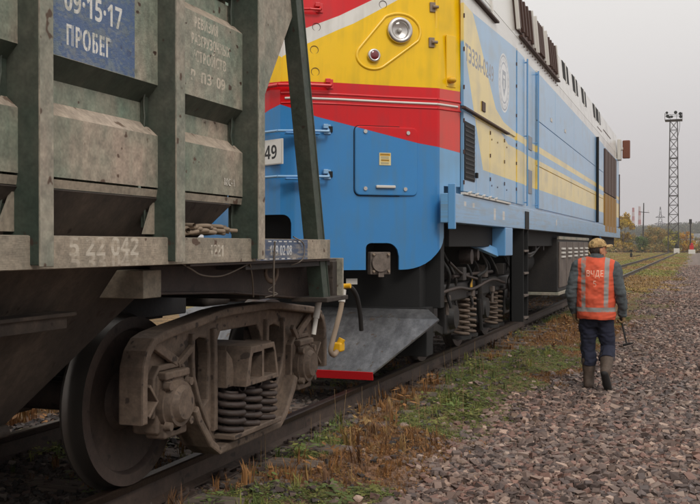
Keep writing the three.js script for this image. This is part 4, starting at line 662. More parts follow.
  part('jacking_bracket', [box(1.38, 1.572, 1.50, 1.866, -12.45, -11.95, 0.012), bar([1.45, 1.54, -11.95], [1.2, 1.72, -11.2], 0.05, 0.12)], paint.sheenBlue, sill);
  part('floor_pan', [box(-1.4, 1.4, 1.62, 1.9, -31.3, -9.7, 0.01)], M.black, loco);
  // boarding ladder
  { const l = part('boarding_ladder', [box(1.36, 1.40, 0.55, 1.9, -13.75, -13.35, 0.006), box(1.36, 1.56, 0.55, 1.95, -13.38, -13.35, 0.004), box(1.36, 1.56, 0.55, 1.95, -13.75, -13.72, 0.004)], M.black, loco); for (const y of [0.58, 0.9, 1.22, 1.54]) part('ladder_step', [box(1.40, 1.575, y, y + 0.03, -13.72, -13.38, 0.004)], M.box, l); part('ladder_recess', [box(1.573, 1.58, 1.87, 2.12, -13.72, -13.40, 0.02)], M.black, l); }
  { const l = part('boarding_ladder', [box(1.36, 1.40, 0.55, 1.9, -24.95, -24.5, 0.006), box(1.36, 1.56, 0.55, 1.95, -24.53, -24.5, 0.004)], M.black, loco); part('ladder_pipe', tube([[1.5, 1.9, -25.2], [1.58, 1.5, -25.3], [1.5, 1.1, -25.4], [1.52, 0.7, -25.4]], 0.03), paint.blue, l); }
  // battery boxes with louvred doors
  { const b = part('battery_box', [box(0.85, 1.50, 0.78, 1.76, -22.4, -17.35, 0.02)], M.dark, loco); let z = -17.4; for (let k = 0; k < 5; k++) { const d = part('box_door', [box(1.50, 1.525, 0.86, 1.70, z - 0.94, z - 0.02, 0.008)], M.box, b); part('door_louvre', [0, 1, 2].map(i => bar([1.535, 1.42 + i * 0.075, z - 0.25], [1.535, 1.42 + i * 0.075, z - 0.7], 0.03, 0.035)), M.whiteP, d); z -= 0.985; } part('box_skid', [box(0.9, 1.52, 0.72, 0.78, -22.4, -17.35, 0.01), box(1.48, 1.53, 1.74, 1.80, -22.4, -17.35, 0.008)], M.postFace, b); }
  part('fuel_tank', [box(-1.3, 0.8, 0.55, 1.7, -22.6, -17.6, 0.08)], M.black, loco); part('air_reservoir', [cyl([0.95, 1.35, -16.9], [0.95, 1.35, -14.4], 0.2, 0.2, 18)], M.black, loco);
  part('underfloor_pipes', [tube([[1.3, 1.72, -14.0], [1.34, 1.6, -14.6], [1.3, 1.45, -15.4], [1.34, 1.66, -16.4], [1.36, 1.7, -17.2]], 0.03), tube([[1.38, 1.7, -13.8], [1.36, 1.5, -14.9], [1.36, 1.52, -15.5]], 0.022), cyl([1.32, 1.62, -16.8], [1.32, 1.82, -16.8], 0.08, 0.08, 12), ...Array.from({ length: 9 }, (_, k) => box(1.3, 1.36, 1.55, 1.86, -14.1 - k * 0.85, -14.02 - k * 0.85, 0.006))], M.dark, loco);
  // bogies
  const lay = RT + 0.525;
  for (const [zc, near] of [[-12.4, true], [-27.9, false]]) {
    const fr = part('bogie_frame', [box(0.98, 1.22, 0.98, 1.2, zc - 2.6, zc + 2.75, 0.03), box(-1.22, -0.98, 0.98, 1.2, zc - 2.6, zc + 2.75, 0.03), box(-1.1, 1.1, 0.95, 1.2, zc - 1.1, zc - 0.7, 0.03), box(-1.1, 1.1, 0.95, 1.2, zc + 0.7, zc + 1.1, 0.03), box(0.98, 1.24, 0.70, 1.0, zc + 2.55, zc + 2.75, 0.03)], M.dark, loco);
    for (const [i, dz] of [1.75, 0, -1.75].entries()) {
      const z = zc + dz;
      for (const s of [1, -1]) { const w = part('wheel', [lathe([[0.1, 0.66], [0.45, 0.72], [0.525, 0.72], [0.551, 0.735], [0.53, 0.76], [0.525, 0.85], [0.46, 0.85], [0.43, 0.80], [0.2, 0.78], [0.16, 0.86], [0.09, 0.87]].map(([r, x]) => [r, s * x]), [lay, z], 36)], M.wheel, fr); }
      const b = part('axle_box', [box(0.92, 1.18, lay - 0.2, lay + 0.2, z - 0.2, z + 0.2, 0.03), cyl([1.18, lay, z], [1.25, lay, z], 0.15, 0.13, 20), bar([1.1, lay - 0.15, z + 0.2], [1.1, lay - 0.05, z + 0.6], 0.08, 0.09), bar([1.1, lay + 0.12, z - 0.2], [1.1, lay + 0.2, z - 0.55], 0.07, 0.07)], M.dark, fr);
      for (const dzz of [-0.72, 0.72 - 0.06]) { if (Math.abs(dz + dzz) > 2.4) continue; part('spring', [helix(1.13, z + dzz, lay - 0.28, 1.02, 0.095, 0.02, 6.5)], M.bogie, fr); part('spring_cap', [cyl([1.13, 1.02, z + dzz], [1.13, 1.06, z + dzz], 0.125, 0.125, 16), cyl([1.13, lay - 0.32, z + dzz], [1.13, lay - 0.28, z + dzz], 0.13, 0.13, 16)], M.dark, fr); }
      part('brake_unit', [cyl([1.05, 0.9, z + 0.45], [1.05, 0.62, z + 0.5], 0.07, 0.07, 12), box(0.76, 0.9, 0.5, 0.95, z + 0.55, z + 0.62, 0.02)], M.dark, fr);
    }
    part('damper', [cyl([1.25, 1.25, zc + 0.6], [1.25, 0.75, zc + 0.45], 0.045, 0.045, 12), cyl([1.25, 0.95, zc + 0.57], [1.25, 0.55, zc + 0.43], 0.03, 0.03, 12)], M.dark, fr);
    part('brake_pipe', [tube([[1.28, 1.12, zc + 2.7], [1.3, 1.15, zc + 1.9], [1.27, 1.1, zc + 1.0], [1.3, 1.18, zc], [1.28, 1.1, zc - 1]], 0.02), tube([[1.3, 1.45, zc + 2.3], [1.28, 1.3, zc + 1.6], [1.3, 1.22, zc + 0.9]], 0.016), cyl([1.24, 1.28, zc + 1.9], [1.24, 1.28, zc - 0.3], 0.022, 0.022, 8), cyl([1.2, 1.5, zc + 1.35], [1.34, 1.5, zc + 1.35], 0.09, 0.09, 14), cyl([1.2, 1.52, zc + 1.0], [1.34, 1.52, zc + 1.0], 0.07, 0.07, 14)], M.wheel, fr);
    for (let k = 0; k < 7; k++) { const z = zc + 2.4 - k * 0.62, x = 1.16 + rr(0, 0.12); part('cable', tube([[x - 0.1, 1.58, z], [x + 0.05, 1.3 + rr(-0.1, 0.1), z - 0.08], [x, 1.12, z - rr(0.1, 0.3)], [x + 0.04, 0.95 + rr(-0.1, 0.1), z - 0.2]], rr(0.012, 0.02), 6), k % 2 ? M.dark : M.rubber, fr); if (k % 2) part('junction_box', [box(1.18, 1.30, 1.22, 1.38, z - 0.32, z - 0.16, 0.012)], k === 3 ? M.box : M.dark, fr); else part('clamp', [box(1.2, 1.27, 1.0, 1.08, z - 0.3, z - 0.18, 0.01), cyl([1.24, 1.0, z - 0.24], [1.24, 0.86, z - 0.24], 0.022, 0.022, 8)], M.box, fr); }
    if (near) { part('caution_tag', [box(1.245, 1.252, 1.12, 1.28, zc + 0.93, zc + 1.03, 0.001)], M.yellowP, fr); part('sand_hose', [tube([[1.2, 1.5, zc + 2.7], [1.22, 1.1, zc + 2.75], [1.15, 0.7, zc + 2.6], [0.95, 0.4, zc + 2.45]], 0.03), tube([[1.3, 1.6, zc + 0.8], [1.34, 1.35, zc + 0.5], [1.3, 1.25, zc + 0.9]], 0.02)], M.rubber, fr); part('traction_motor', [cyl([-0.6, lay, zc + 1.1], [0.6, lay, zc + 1.1], 0.38, 0.38, 20), cyl([-0.6, lay, zc - 0.7], [0.6, lay, zc - 0.7], 0.38, 0.38, 20)], M.black, fr); }
  }
}
// ------------------------------------------------------------------ track worker walking away
function isoMesh(min, max, res, sdf) {
  const mc = new MarchingCubes(res, new THREE.MeshBasicMaterial(), false, false, 400000); mc.isolation = 0;
  const h = res / 2, c = [0, 1, 2].map(i => (min[i] + max[i]) / 2), e = [0, 1, 2].map(i => (max[i] - min[i]) / 2), f = mc.field;
  for (let k = 0; k < res; k++) for (let j = 0; j < res; j++) for (let i = 0; i < res; i++) f[i + j * res + k * res * res] = -sdf(c[0] + (i - h) / h * e[0], c[1] + (j - h) / h * e[1], c[2] + (k - h) / h * e[2]);
  mc.update(); const n = mc.count, p = new Float32Array(n * 3), nr = new Float32Array(n * 3), q = mc.positionArray, d = 0.004;
  for (let i = 0; i < n; i++) {
    const x = c[0] + q[i * 3] * e[0], y = c[1] + q[i * 3 + 1] * e[1], z = c[2] + q[i * 3 + 2] * e[2]; p.set([x, y, z], i * 3);
    const g = V(sdf(x + d, y, z) - sdf(x - d, y, z), sdf(x, y + d, z) - sdf(x, y - d, z), sdf(x, y, z + d) - sdf(x, y, z - d)).normalize(); nr.set([g.x, g.y, g.z], i * 3);
  }
  const g = new THREE.BufferGeometry(); g.setAttribute('position', new THREE.BufferAttribute(p, 3)); g.setAttribute('normal', new THREE.BufferAttribute(nr, 3)); return g;
}
const cap = (x, y, z, a, b, ra, rb) => { const bx = b[0] - a[0], by = b[1] - a[1], bz = b[2] - a[2], px = x - a[0], py = y - a[1], pz = z - a[2], h = clamp((px * bx + py * by + pz * bz) / (bx * bx + by * by + bz * bz)); return Math.hypot(px - bx * h, py - by * h, pz - bz * h) - mix(ra, rb, h); };
const ell = (x, y, z, c, r) => { const a = (x - c[0]) / r[0], b = (y - c[1]) / r[1], d = (z - c[2]) / r[2], k = Math.hypot(a, b, d); return (k - 1) * Math.min(...r); };
const sm = (a, b, k) => { const h = clamp(0.5 + 0.5 * (b - a) / k); return mix(b, a, h) - k * h * (1 - h); };
const n3 = (x, y, z) => vn(x * 1.0 + z * 0.7 + 50, y + z * 0.4 + 50, 997, 997, 77) - 0.5;
{
  const at = [2.78, 0, -11.05], P = thing('person', 'worker in orange vest, tan cap and navy trousers walking away along the path', 'person', at);
  const J = { pel: [0, 0.92, 0.01], wa: [0, 1.06, 0.0], ch: [0, 1.26, -0.015], nb: [0.0, 1.46, -0.03], hd: [0.015, 1.585, -0.05], sl: [-0.195, 1.385, -0.02], sr: [0.195, 1.375, -0.02], el: [-0.275, 1.10, 0.055], er: [0.275, 1.10, 0.04], wl: [-0.245, 0.875, -0.01], wr: [0.292, 0.865, -0.045], hl: [-0.095, 0.88, 0], hr: [0.095, 0.88, 0], kl: [-0.085, 0.475, -0.04], kr: [0.125, 0.47, -0.045], al: [-0.075, 0.085, 0.01], ar: [0.135, 0.235, 0.255] };
  const geo = (g) => fin(g);
  const ya = -0.85, cy = Math.cos(ya), sy2 = Math.sin(ya);                       // head turned to its right
  const hl = (x, y, z) => { const dx = x - J.hd[0], dz = z - J.hd[2]; return [dx * cy - dz * sy2, y - J.hd[1], dx * sy2 + dz * cy]; };   // face looks along -z here
  const add = (name, g, m, label) => { g = g.clone(); g.translate(...at); return part(name, g, m, P, label); };
  const clothMat = (c, r = 0.9) => new THREE.MeshStandardMaterial({ color: c, map: T.cloth, roughness: r });
  // body: one continuous figure under the clothes
  const headS = (x, y, z) => {
    const [a, b, c] = hl(x, y, z); let d = ell(a, b, c, [0, 0.02, 0.005], [0.076, 0.105, 0.094]);
    d = sm(d, ell(a, b, c, [0, -0.055, -0.03], [0.056, 0.06, 0.062]), 0.03); d = sm(d, cap(a, b, c, [0, 0.0, -0.088], [0, -0.03, -0.108], 0.01, 0.016), 0.014);
    d = sm(d, ell(a, b, c, [0, 0.022, -0.085], [0.05, 0.012, 0.012]), 0.012); d = sm(d, ell(a, b, c, [0, -0.062, -0.088], [0.024, 0.008, 0.01]), 0.008); d = Math.max(d, -ell(Math.abs(a), b, c, [0.032, 0.0, -0.094], [0.016, 0.009, 0.012]));
    return sm(d, ell(Math.abs(a), b, c, [0.078, -0.008, 0.012], [0.012, 0.033, 0.02]), 0.008);
  };
  const bodyS = (x, y, z) => {
    let d = sm(headS(x, y, z), cap(x, y, z, J.nb, [J.hd[0], J.hd[1] - 0.05, J.hd[2] + 0.01], 0.058, 0.052), 0.03);
    d = sm(d, sm(ell(x, y, z, J.ch, [0.165, 0.2, 0.1]), ell(x, y, z, J.pel, [0.145, 0.15, 0.1]), 0.1), 0.05);
    for (const [a, b, c] of [['sl', 'el', 'wl'], ['sr', 'er', 'wr']]) d = sm(d, Math.min(cap(x, y, z, J[a], J[b], 0.05, 0.038), cap(x, y, z, J[b], J[c], 0.038, 0.027)), 0.03);
    for (const [a, b, c] of [['hl', 'kl', 'al'], ['hr', 'kr', 'ar']]) d = sm(d, Math.min(cap(x, y, z, J[a], J[b], 0.078, 0.052), cap(x, y, z, J[b], J[c], 0.05, 0.036)), 0.03);
    return d;
  };
  const skin = new THREE.MeshPhysicalMaterial({ color: 0xb9805f, roughness: 0.6 });
  add('body', geo(mergeGeometries([isoMesh([-0.4, -0.02, -0.35], [0.42, 1.5, 0.42], 84, bodyS), isoMesh([-0.14, 1.42, -0.22], [0.2, 1.74, 0.12], 64, (x, y, z) => sm(headS(x, y, z), cap(x, y, z, J.nb, [J.hd[0], J.hd[1] - 0.05, J.hd[2] + 0.01], 0.058, 0.052), 0.03))])), skin);
  add('hair', geo(isoMesh([-0.14, 1.46, -0.2], [0.2, 1.72, 0.12], 56, (x, y, z) => { const [a, b, c] = hl(x, y, z); return Math.max(headS(x, y, z) - 0.006 - 0.004 * n3(x * 160, y * 60, z * 160), -(c + 0.01 + 0.4 * Math.max(0, -b)), -(b + 0.075), b - 0.05, Math.abs(a) > 0.07 && b < 0.02 && c < 0.035 ? 0.02 : -1); })), clothMat(0x4a4038));
  const capS = (x, y, z) => { const [a, b, c] = hl(x, y, z); let d = Math.max(ell(a, b, c, [0, 0.035, 0.005], [0.092, 0.1, 0.112]) - 0.004 * n3(x * 40, y * 40, z * 40), -(b - 0.035 + c * 0.12)); const br = Math.max(ell(a, b, c, [0, 0.035, -0.105], [0.085, 0.045, 0.095]), Math.abs(b - 0.05 + 0.12 * (c + 0.1) + 2.2 * a * a) - 0.005, c + 0.06); return sm(d, br, 0.006); };
  const camo = new THREE.MeshStandardMaterial({ roughness: 0.95, map: tex(256, (u, v) => { const a = fbm(u, v, 12, 12, 3, 501), b = fbm(u, v, 10, 10, 3, 511), k = 0.92 + 0.16 * vn(u * 120, v * 120, 120, 120, 515); const c = a > 0.58 ? [122, 102, 66] : b > 0.55 ? [182, 152, 104] : [160, 131, 88]; return c.map(w => w * k); }) });
  { const g = isoMesh([-0.16, 1.54, -0.26], [0.22, 1.74, 0.12], 64, capS); add('cap', fin(g, 0.5), camo); }
  // jacket
  const fold = (x, y, z, k = 1) => 0.016 * k * n3(x * 9, y * 16, z * 9) + 0.008 * k * n3(x * 24, y * 40 + 9, z * 24);
  const jackS = (x, y, z) => {
    let d = sm(ell(x, y, z, [J.ch[0], J.ch[1] + 0.02, J.ch[2]], [0.205, 0.235, 0.14]), ell(x, y, z, [0, 0.98, 0.005], [0.185, 0.22, 0.135]), 0.12);
    d = sm(d, cap(x, y, z, J.sl, J.sr, 0.075, 0.075), 0.07);
    for (const [a, b, c] of [['sl', 'el', 'wl'], ['sr', 'er', 'wr']]) d = sm(d, Math.min(cap(x, y, z, J[a], J[b], 0.078, 0.064), cap(x, y, z, J[b], J[c], 0.066, 0.05)), 0.035);
    d = sm(d, cap(x, y, z, [0, 1.43, -0.025], [0, 1.495, -0.03], 0.088, 0.07), 0.04);
    d = Math.max(d, 0.80 - y, -cap(x, y, z, [0, 1.45, -0.03], [0, 1.6, -0.03], 0.06, 0.062)); return d + fold(x, y, z, 1.3);
  };
  const jack = isoMesh([-0.42, 0.78, -0.27], [0.42, 1.56, 0.25], 96, jackS); add('jacket', fin(jack, 0.6), clothMat(0x565c5e));
  // vest with reflective strips and lettering
  const vestS = (x, y, z) => {
    let d = sm(ell(x, y, z, [J.ch[0], J.ch[1] + 0.02, J.ch[2]], [0.216, 0.24, 0.152]), ell(x, y, z, [0, 0.90, 0.008], [0.218, 0.36, 0.165]), 0.14);
    d = sm(d, cap(x, y, z, [-0.165, 1.395, -0.02], [0.165, 1.385, -0.02], 0.085, 0.085), 0.06); const w = 0.218 + 0.015 * clamp((1.05 - y) * 5);
    return Math.max(d, 0.80 - y + 0.01 * n3(x * 10, 3, z * 10), Math.abs(x) - w, -cap(x, y, z, [0, 1.42, -0.04], [0, 1.6, -0.03], 0.098, 0.1)) + fold(x, y, z, 0.8);
  };
  {
    const g = isoMesh([-0.3, 0.78, -0.27], [0.3, 1.56, 0.25], 100, vestS), p = g.attributes.position, n = g.attributes.normal, uv = new Float32Array(p.count * 2);
    for (let i = 0; i < p.count; i += 3) { const back = n.getZ(i) + n.getZ(i + 1) + n.getZ(i + 2) > 0; for (let k = i; k < i + 3; k++) { uv[k * 2] = (back ? 0.25 : 0.75) + p.getX(k) / 1.3; uv[k * 2 + 1] = (p.getY(k) - 0.78) / 0.78; } }
    g.setAttribute('uv', new THREE.BufferAttribute(uv, 2));
    const W = 1024, H = 614, X = x => (0.25 + x / 1.3) * W, Y = y => (1.56 - y) / 0.78 * H;
    const t = painted(W, H, (u, v) => { const k = 0.86 + 0.28 * fbm(u, v, 20, 14, 4, 520); return [206 * k, 84 * k, 54 * k]; }, g2 => {
      const strip = (o) => { g2.fillStyle = '#8f8c88'; for (const s of [-1, 1]) { g2.save(); g2.beginPath(); g2.moveTo(X(s * 0.158) + o, Y(1.5)); g2.lineTo(X(s * 0.105) + o, Y(1.5)); g2.lineTo(X(s * 0.10) + o, Y(0.9)); g2.lineTo(X(s * 0.145) + o, Y(0.9)); g2.fill(); g2.restore(); } g2.fillRect(X(-0.3) + o, Y(0.935), X(0.3) - X(-0.3), Y(0.885) - Y(0.935)); };
      strip(0); strip(W / 2); g2.fillStyle = '#e9c9b4'; g2.font = '62px sans-serif'; g2.save(); g2.translate(X(-0.098), Y(1.285)); g2.scale(0.195 / 1.3 * W / g2.measureText('ВЧДЕ').width, 1.25); g2.fillText('ВЧДЕ', 0, 0); g2.restore(); g2.save(); g2.translate(X(-0.02), Y(1.17)); g2.scale(0.95, 1.2); g2.fillText('5', 0, 0); g2.restore();
    }, 0.55, 523);
    add('safety_vest', g, new THREE.MeshStandardMaterial({ map: t, roughness: 0.8 }), 'orange vest with grey reflective strips and faded lettering');
  }
  // trousers, boots
  const trS = (x, y, z) => {
    let d = ell(x, y, z, [0, 0.87, 0.01], [0.172, 0.15, 0.13]);
    for (const [a, b, c] of [['hl', 'kl', 'al'], ['hr', 'kr', 'ar']]) d = sm(d, Math.min(cap(x, y, z, J[a], J[b], 0.108, 0.082), cap(x, y, z, J[b], J[c], 0.084, 0.076)), 0.04);
    const l = cap(x, y, z, J.kl, J.al, 0.2, 0.2), shankR = (z - J.kr[2]) * 0.76 - (y - J.kr[1]) * 0.65; return Math.max(d, 0.78 - y > 0 ? -1 : y - 0.92, x < 0.02 ? 0.265 - y : shankR - 0.2) + fold(x, y, z, 1.5);
  };
  add('trousers', fin(isoMesh([-0.25, 0.2, -0.25], [0.27, 0.98, 0.32], 96, trS), 0.6), clothMat(0x23263a));
  const boot = (knee, ank, heel, toe, ball) => { const top = [0, 1, 2].map(i => mix(ank[i], knee[i], 0.58)); return (x, y, z) => { let d = cap(x, y, z, top, ank, 0.078, 0.056); d = sm(d, cap(x, y, z, heel, ball, 0.042, 0.046), 0.03); d = sm(d, cap(x, y, z, ball, toe, 0.046, 0.036), 0.02); d = sm(d, cap(x, y, z, ank, heel, 0.05, 0.042), 0.03); return d + 0.008 * n3(x * 14, y * 22, z * 14); }; };
  const bootMat = clothMat(0x5c4c40, 0.75);
  add('boot', fin(isoMesh([-0.2, -0.03, -0.3], [0.02, 0.42, 0.15], 72, (x, y, z) => Math.max(boot(J.kl, J.al, [-0.075, 0.045, 0.055], [-0.10, 0.035, -0.19], [-0.09, 0.045, -0.10])(x, y, z), -y + 0.002)), 0.5), bootMat);
  const HR = [0.125, 0.235, 0.315], BR = [0.145, 0.10, 0.235], TR = [0.155, 0.045, 0.185];
  add('boot', fin(isoMesh([0.0, -0.03, -0.02], [0.22, 0.46, 0.42], 72, boot(J.kr, J.ar, HR, TR, BR)), 0.5), bootMat);
  { const s = (a, b, r0, r1) => { const q = (x, y, z) => cap(x, y, z, a, b, r0, r1); return q; }; // dark rubber sole on the raised boot
    const o = V(0, -0.62, 0.78).multiplyScalar(0.024), f = p => [p[0] + o.x, p[1] + o.y, p[2] + o.z]; add('boot_sole', fin(isoMesh([0.0, -0.03, 0.0], [0.22, 0.3, 0.42], 60, (x, y, z) => Math.min(cap(x, y, z, f(HR), f(BR), 0.041, 0.047), cap(x, y, z, f(BR), f(TR), 0.047, 0.04))), 0.5), M.rubber); }
  // gloves: palm, four fingers and a thumb each
  const hand = (w, dir, fwd, side, curl) => {
    const u = V(...dir).normalize(), f = V(...fwd).normalize(), s = V(...side).normalize(), at2 = (a, b, c) => V(...w).addScaledVector(u, a).addScaledVector(f, b).addScaledVector(s, c).toArray();
    const ch = []; for (let i = 0; i < 4; i++) { const o = (i - 1.5) * 0.021, L = [0.032, 0.037, 0.035, 0.027][i], k = curl; const a = at2(0.085, o, 0), b = at2(0.085 + L * Math.cos(k), o, L * Math.sin(k)), c = at2(0.085 + L * Math.cos(k) + L * 0.8 * Math.cos(k * 2.1), o, L * Math.sin(k) + L * 0.8 * Math.sin(k * 2.1)), d = at2(0.085 + L * Math.cos(k) + L * 0.8 * Math.cos(k * 2.1) + L * 0.7 * Math.cos(k * 2.9), o, L * Math.sin(k) + L * 0.8 * Math.sin(k * 2.1) + L * 0.7 * Math.sin(k * 2.9)); ch.push([a, b, 0.0115], [b, c, 0.0108], [c, d, 0.010]); }
    const t0 = at2(0.03, 0.03, 0.008), t1 = at2(0.06, 0.052, 0.026), t2 = at2(0.085, 0.045, 0.045); ch.push([t0, t1, 0.0135], [t1, t2, 0.0115]);
    const p0 = at2(0.02, -0.012, 0), p1 = at2(0.08, -0.018, 0), q0 = at2(0.02, 0.012, 0), q1 = at2(0.08, 0.02, 0), c0 = at2(-0.04, 0, 0), c1 = at2(0.02, 0, 0);
    const S = (x, y, z) => { let d = sm(sm(cap(x, y, z, p0, p1, 0.021, 0.019), cap(x, y, z, q0, q1, 0.021, 0.02), 0.02), cap(x, y, z, c0, c1, 0.038, 0.028), 0.02); for (const [a, b, r] of ch) d = sm(d, cap(x, y, z, a, b, r, r * 0.95), 0.006); return d; };
    return isoMesh([w[0] - 0.13, w[1] - 0.22, w[2] - 0.13], [w[0] + 0.13, w[1] + 0.07, w[2] + 0.13], 80, S);
  };
  const glove = clothMat(0x8a6f4c);
  add('glove', fin(hand(J.wl, [0.1, -1, -0.12], [0.25, -0.1, -1], [1, 0.1, 0.2], 0.45), 0.5), glove); add('glove', fin(hand(J.wr, [0.12, -1, -0.1], [-0.2, -0.1, -1], [-1, -0.1, 0.15], 0.95), 0.5), glove);
  // the hammer held in the right hand
  const h0 = [3.045, 0.83, -11.12], h1 = [3.118, 0.52, -11.06];
  const hm = thing('inspection_hammer', 'thin dark long-handled hammer held in the worker\'s right glove', 'hammer', h1);
  part('handle', cyl([h0[0], h0[1], h0[2]], h1, 0.011, 0.010, 10), M.rubber, hm); part('hammer_head', [bar([3.075, 0.505, -11.06], [3.165, 0.53, -11.05], 0.026, 0.026), cyl([3.165, 0.53, -11.05], [3.19, 0.537, -11.047], 0.011, 0.006, 8)], M.dark, hm);
}

// ------------------------------------------------------------------ background
const leafMat = new THREE.MeshPhysicalMaterial({ vertexColors: true, roughness: 0.9, side: THREE.DoubleSide });
function crown(cx, cy, cz, rx, ry, n, size, cols, clumps) {
  const pos = [], col = [], C = []; for (let i = 0; i < clumps; i++) { const a = rr(0, 6.28), v = rr(-1, 1), r = Math.cbrt(rr(0.15, 1)); const q = Math.sqrt(1 - v * v); C.push([cx + rx * r * q * Math.cos(a), cy + ry * r * v, cz + rx * r * q * Math.sin(a), rr(0.22, 0.42) * Math.min(rx, ry), cols[Math.floor(rnd() * cols.length)], rr(0.75, 1.2)]); }
  for (let i = 0; i < n; i++) {
    const [x, y, z, R, c, k] = C[Math.floor(rnd() * clumps)], d = V(rr(-1, 1), rr(-1, 1), rr(-1, 1)).normalize().multiplyScalar(R * Math.cbrt(rnd()) * rr(0.8, 1.25)), s = size * rr(0.6, 1.4), e1 = V(rr(-1, 1), rr(-1, 1), rr(-1, 1)).normalize().multiplyScalar(s), e2 = V(rr(-1, 1), rr(-1, 1), rr(-1, 1)).normalize().multiplyScalar(s * 0.7), kk = k * rr(0.8, 1.2);
    const o = V(x, y, z).add(d); pos.push(...o.clone().add(e1).toArray(), ...o.clone().add(e2).toArray(), ...o.clone().sub(e1).toArray(), ...o.clone().add(e1).toArray(), ...o.clone().sub(e1).toArray(), ...o.clone().sub(e2).toArray());
    for (let j = 0; j < 6; j++) col.push(c[0] * kk, c[1] * kk, c[2] * kk);
  }
  const g = new THREE.BufferGeometry(); g.setAttribute('position', new THREE.Float32BufferAttribute(pos, 3)); g.setAttribute('color', new THREE.Float32BufferAttribute(col, 3)); g.computeVertexNormals(); return g;
}
const YL = [[0.52, 0.35, 0.04], [0.45, 0.29, 0.035], [0.34, 0.25, 0.045]], OC = [[0.50, 0.25, 0.03], [0.46, 0.3, 0.035], [0.36, 0.17, 0.025]], GR = [[0.09, 0.15, 0.035], [0.12, 0.18, 0.04], [0.07, 0.11, 0.03]], BR = [[0.28, 0.20, 0.06], [0.2, 0.165, 0.055], [0.33, 0.21, 0.06], [0.18, 0.165, 0.055]], LG = [[0.3, 0.29, 0.045], [0.22, 0.24, 0.04], [0.36, 0.3, 0.05]];
function tree(name, label, x, z, h, w, cols, n = 1500, low = 0.12, group) {
  const t = thing(name, label, 'tree', [x, 0, z], group), top = h * 0.85, limbs = [cyl([x, -0.1, z], [x + rr(-0.1, 0.1), top * 0.6, z], 0.05 * h * 0.4, 0.02 * h * 0.4, 8)];
  for (let i = 0; i < 5; i++) { const a = rr(0, 6.28), y = h * rr(0.15, 0.5); limbs.push(cyl([x, y, z], [x + Math.cos(a) * w * 0.35, y + h * rr(0.15, 0.35), z + Math.sin(a) * w * 0.35], 0.012 * h, 0.004 * h, 6)); }
  part('trunk', limbs, M.wood, t); const g = crown(x, h * (0.5 + low / 2), z, w / 2, h * (0.5 - low / 2), n, Math.max(0.12, h * 0.022), cols, 26); part('crown', g, leafMat, t); return t;
}
tree('birch_tree', 'bright yellow birch just right of the locomotive\'s rear end', -10.9, -215, 8.6, 4.6, YL, 5200, 0.04);
tree('birch_tree', 'yellow birch half hidden behind the locomotive\'s rear end', -13.6, -222, 7.8, 4.6, YL, 3500, 0.04);
tree('leafy_shrub', 'round green shrub below the two striped chimneys', -7.19, -212, 3.6, 2.8, GR, 3000, 0.0);
tree('bare_shrub', 'low olive shrub left of the round green shrub', -9.80, -226, 4.2, 4.2, BR, 3000, 0.0);
[[-6.15, 5.6], [-4.94, 6.2], [-3.70, 5.6], [-2.44, 5.2]].forEach(([p, h], i) => tree('autumn_tree', ['brown autumn tree beside the leaning utility pole', 'tallest brown autumn tree left of the lattice pylon', 'brown autumn tree in front of the lattice pylon', 'low brown autumn tree left of the floodlight mast'][i], p, -228 - i * 3, h, 4.6, BR, 3600, 0.02, 'brown trees along the field edge'));
tree('small_tree', 'yellow-green tree at the foot of the floodlight mast', -0.46, -212, 4.6, 3.6, LG, 4000, 0.04);
tree('small_tree', 'orange autumn tree right of the floodlight mast', 1.83, -214, 4.8, 3.6, OC, 4200, 0.03);
tree('small_tree', 'pale orange bush beside the dark post', 3.21, -225, 3.0, 3.0, OC, 2000, 0.0);
tree('small_tree', 'olive bush at the right end of the field', 5.56, -230, 3.8, 4.4, BR, 2600, 0.0);
{ const g = [], cols = [...BR, [0.2, 0.12, 0.045]]; for (let i = 0; i < 70; i++) { const z = rr(-206, -222), x = rr(-15.0, 7.2), h = rr(0.9, 2.3); g.push(crown(x, h * 0.45, z, rr(0.8, 1.6), h * 0.55, 160, 0.13, cols, 8)); } const o = solo('undergrowth', g, leafMat, 'rusty brown undergrowth along the far edge of the field', 'undergrowth'); o.userData.kind = 'stuff'; }
// trees on the other side of the train, glimpsed under and between the vehicles
[[-9.5, -17, 6, 4], [-13, -24, 7, 5], [-8.5, -11, 3.2, 3]].forEach(([x, z, h, w], i) => tree('trackside_tree', ['yellow tree beyond the train, between wagon and locomotive', 'tall ochre tree farther beyond the train', 'low yellow bush beyond the wagon wheels'][i], x, z, h, w, i === 1 ? OC : YL, 1600, 0.05));
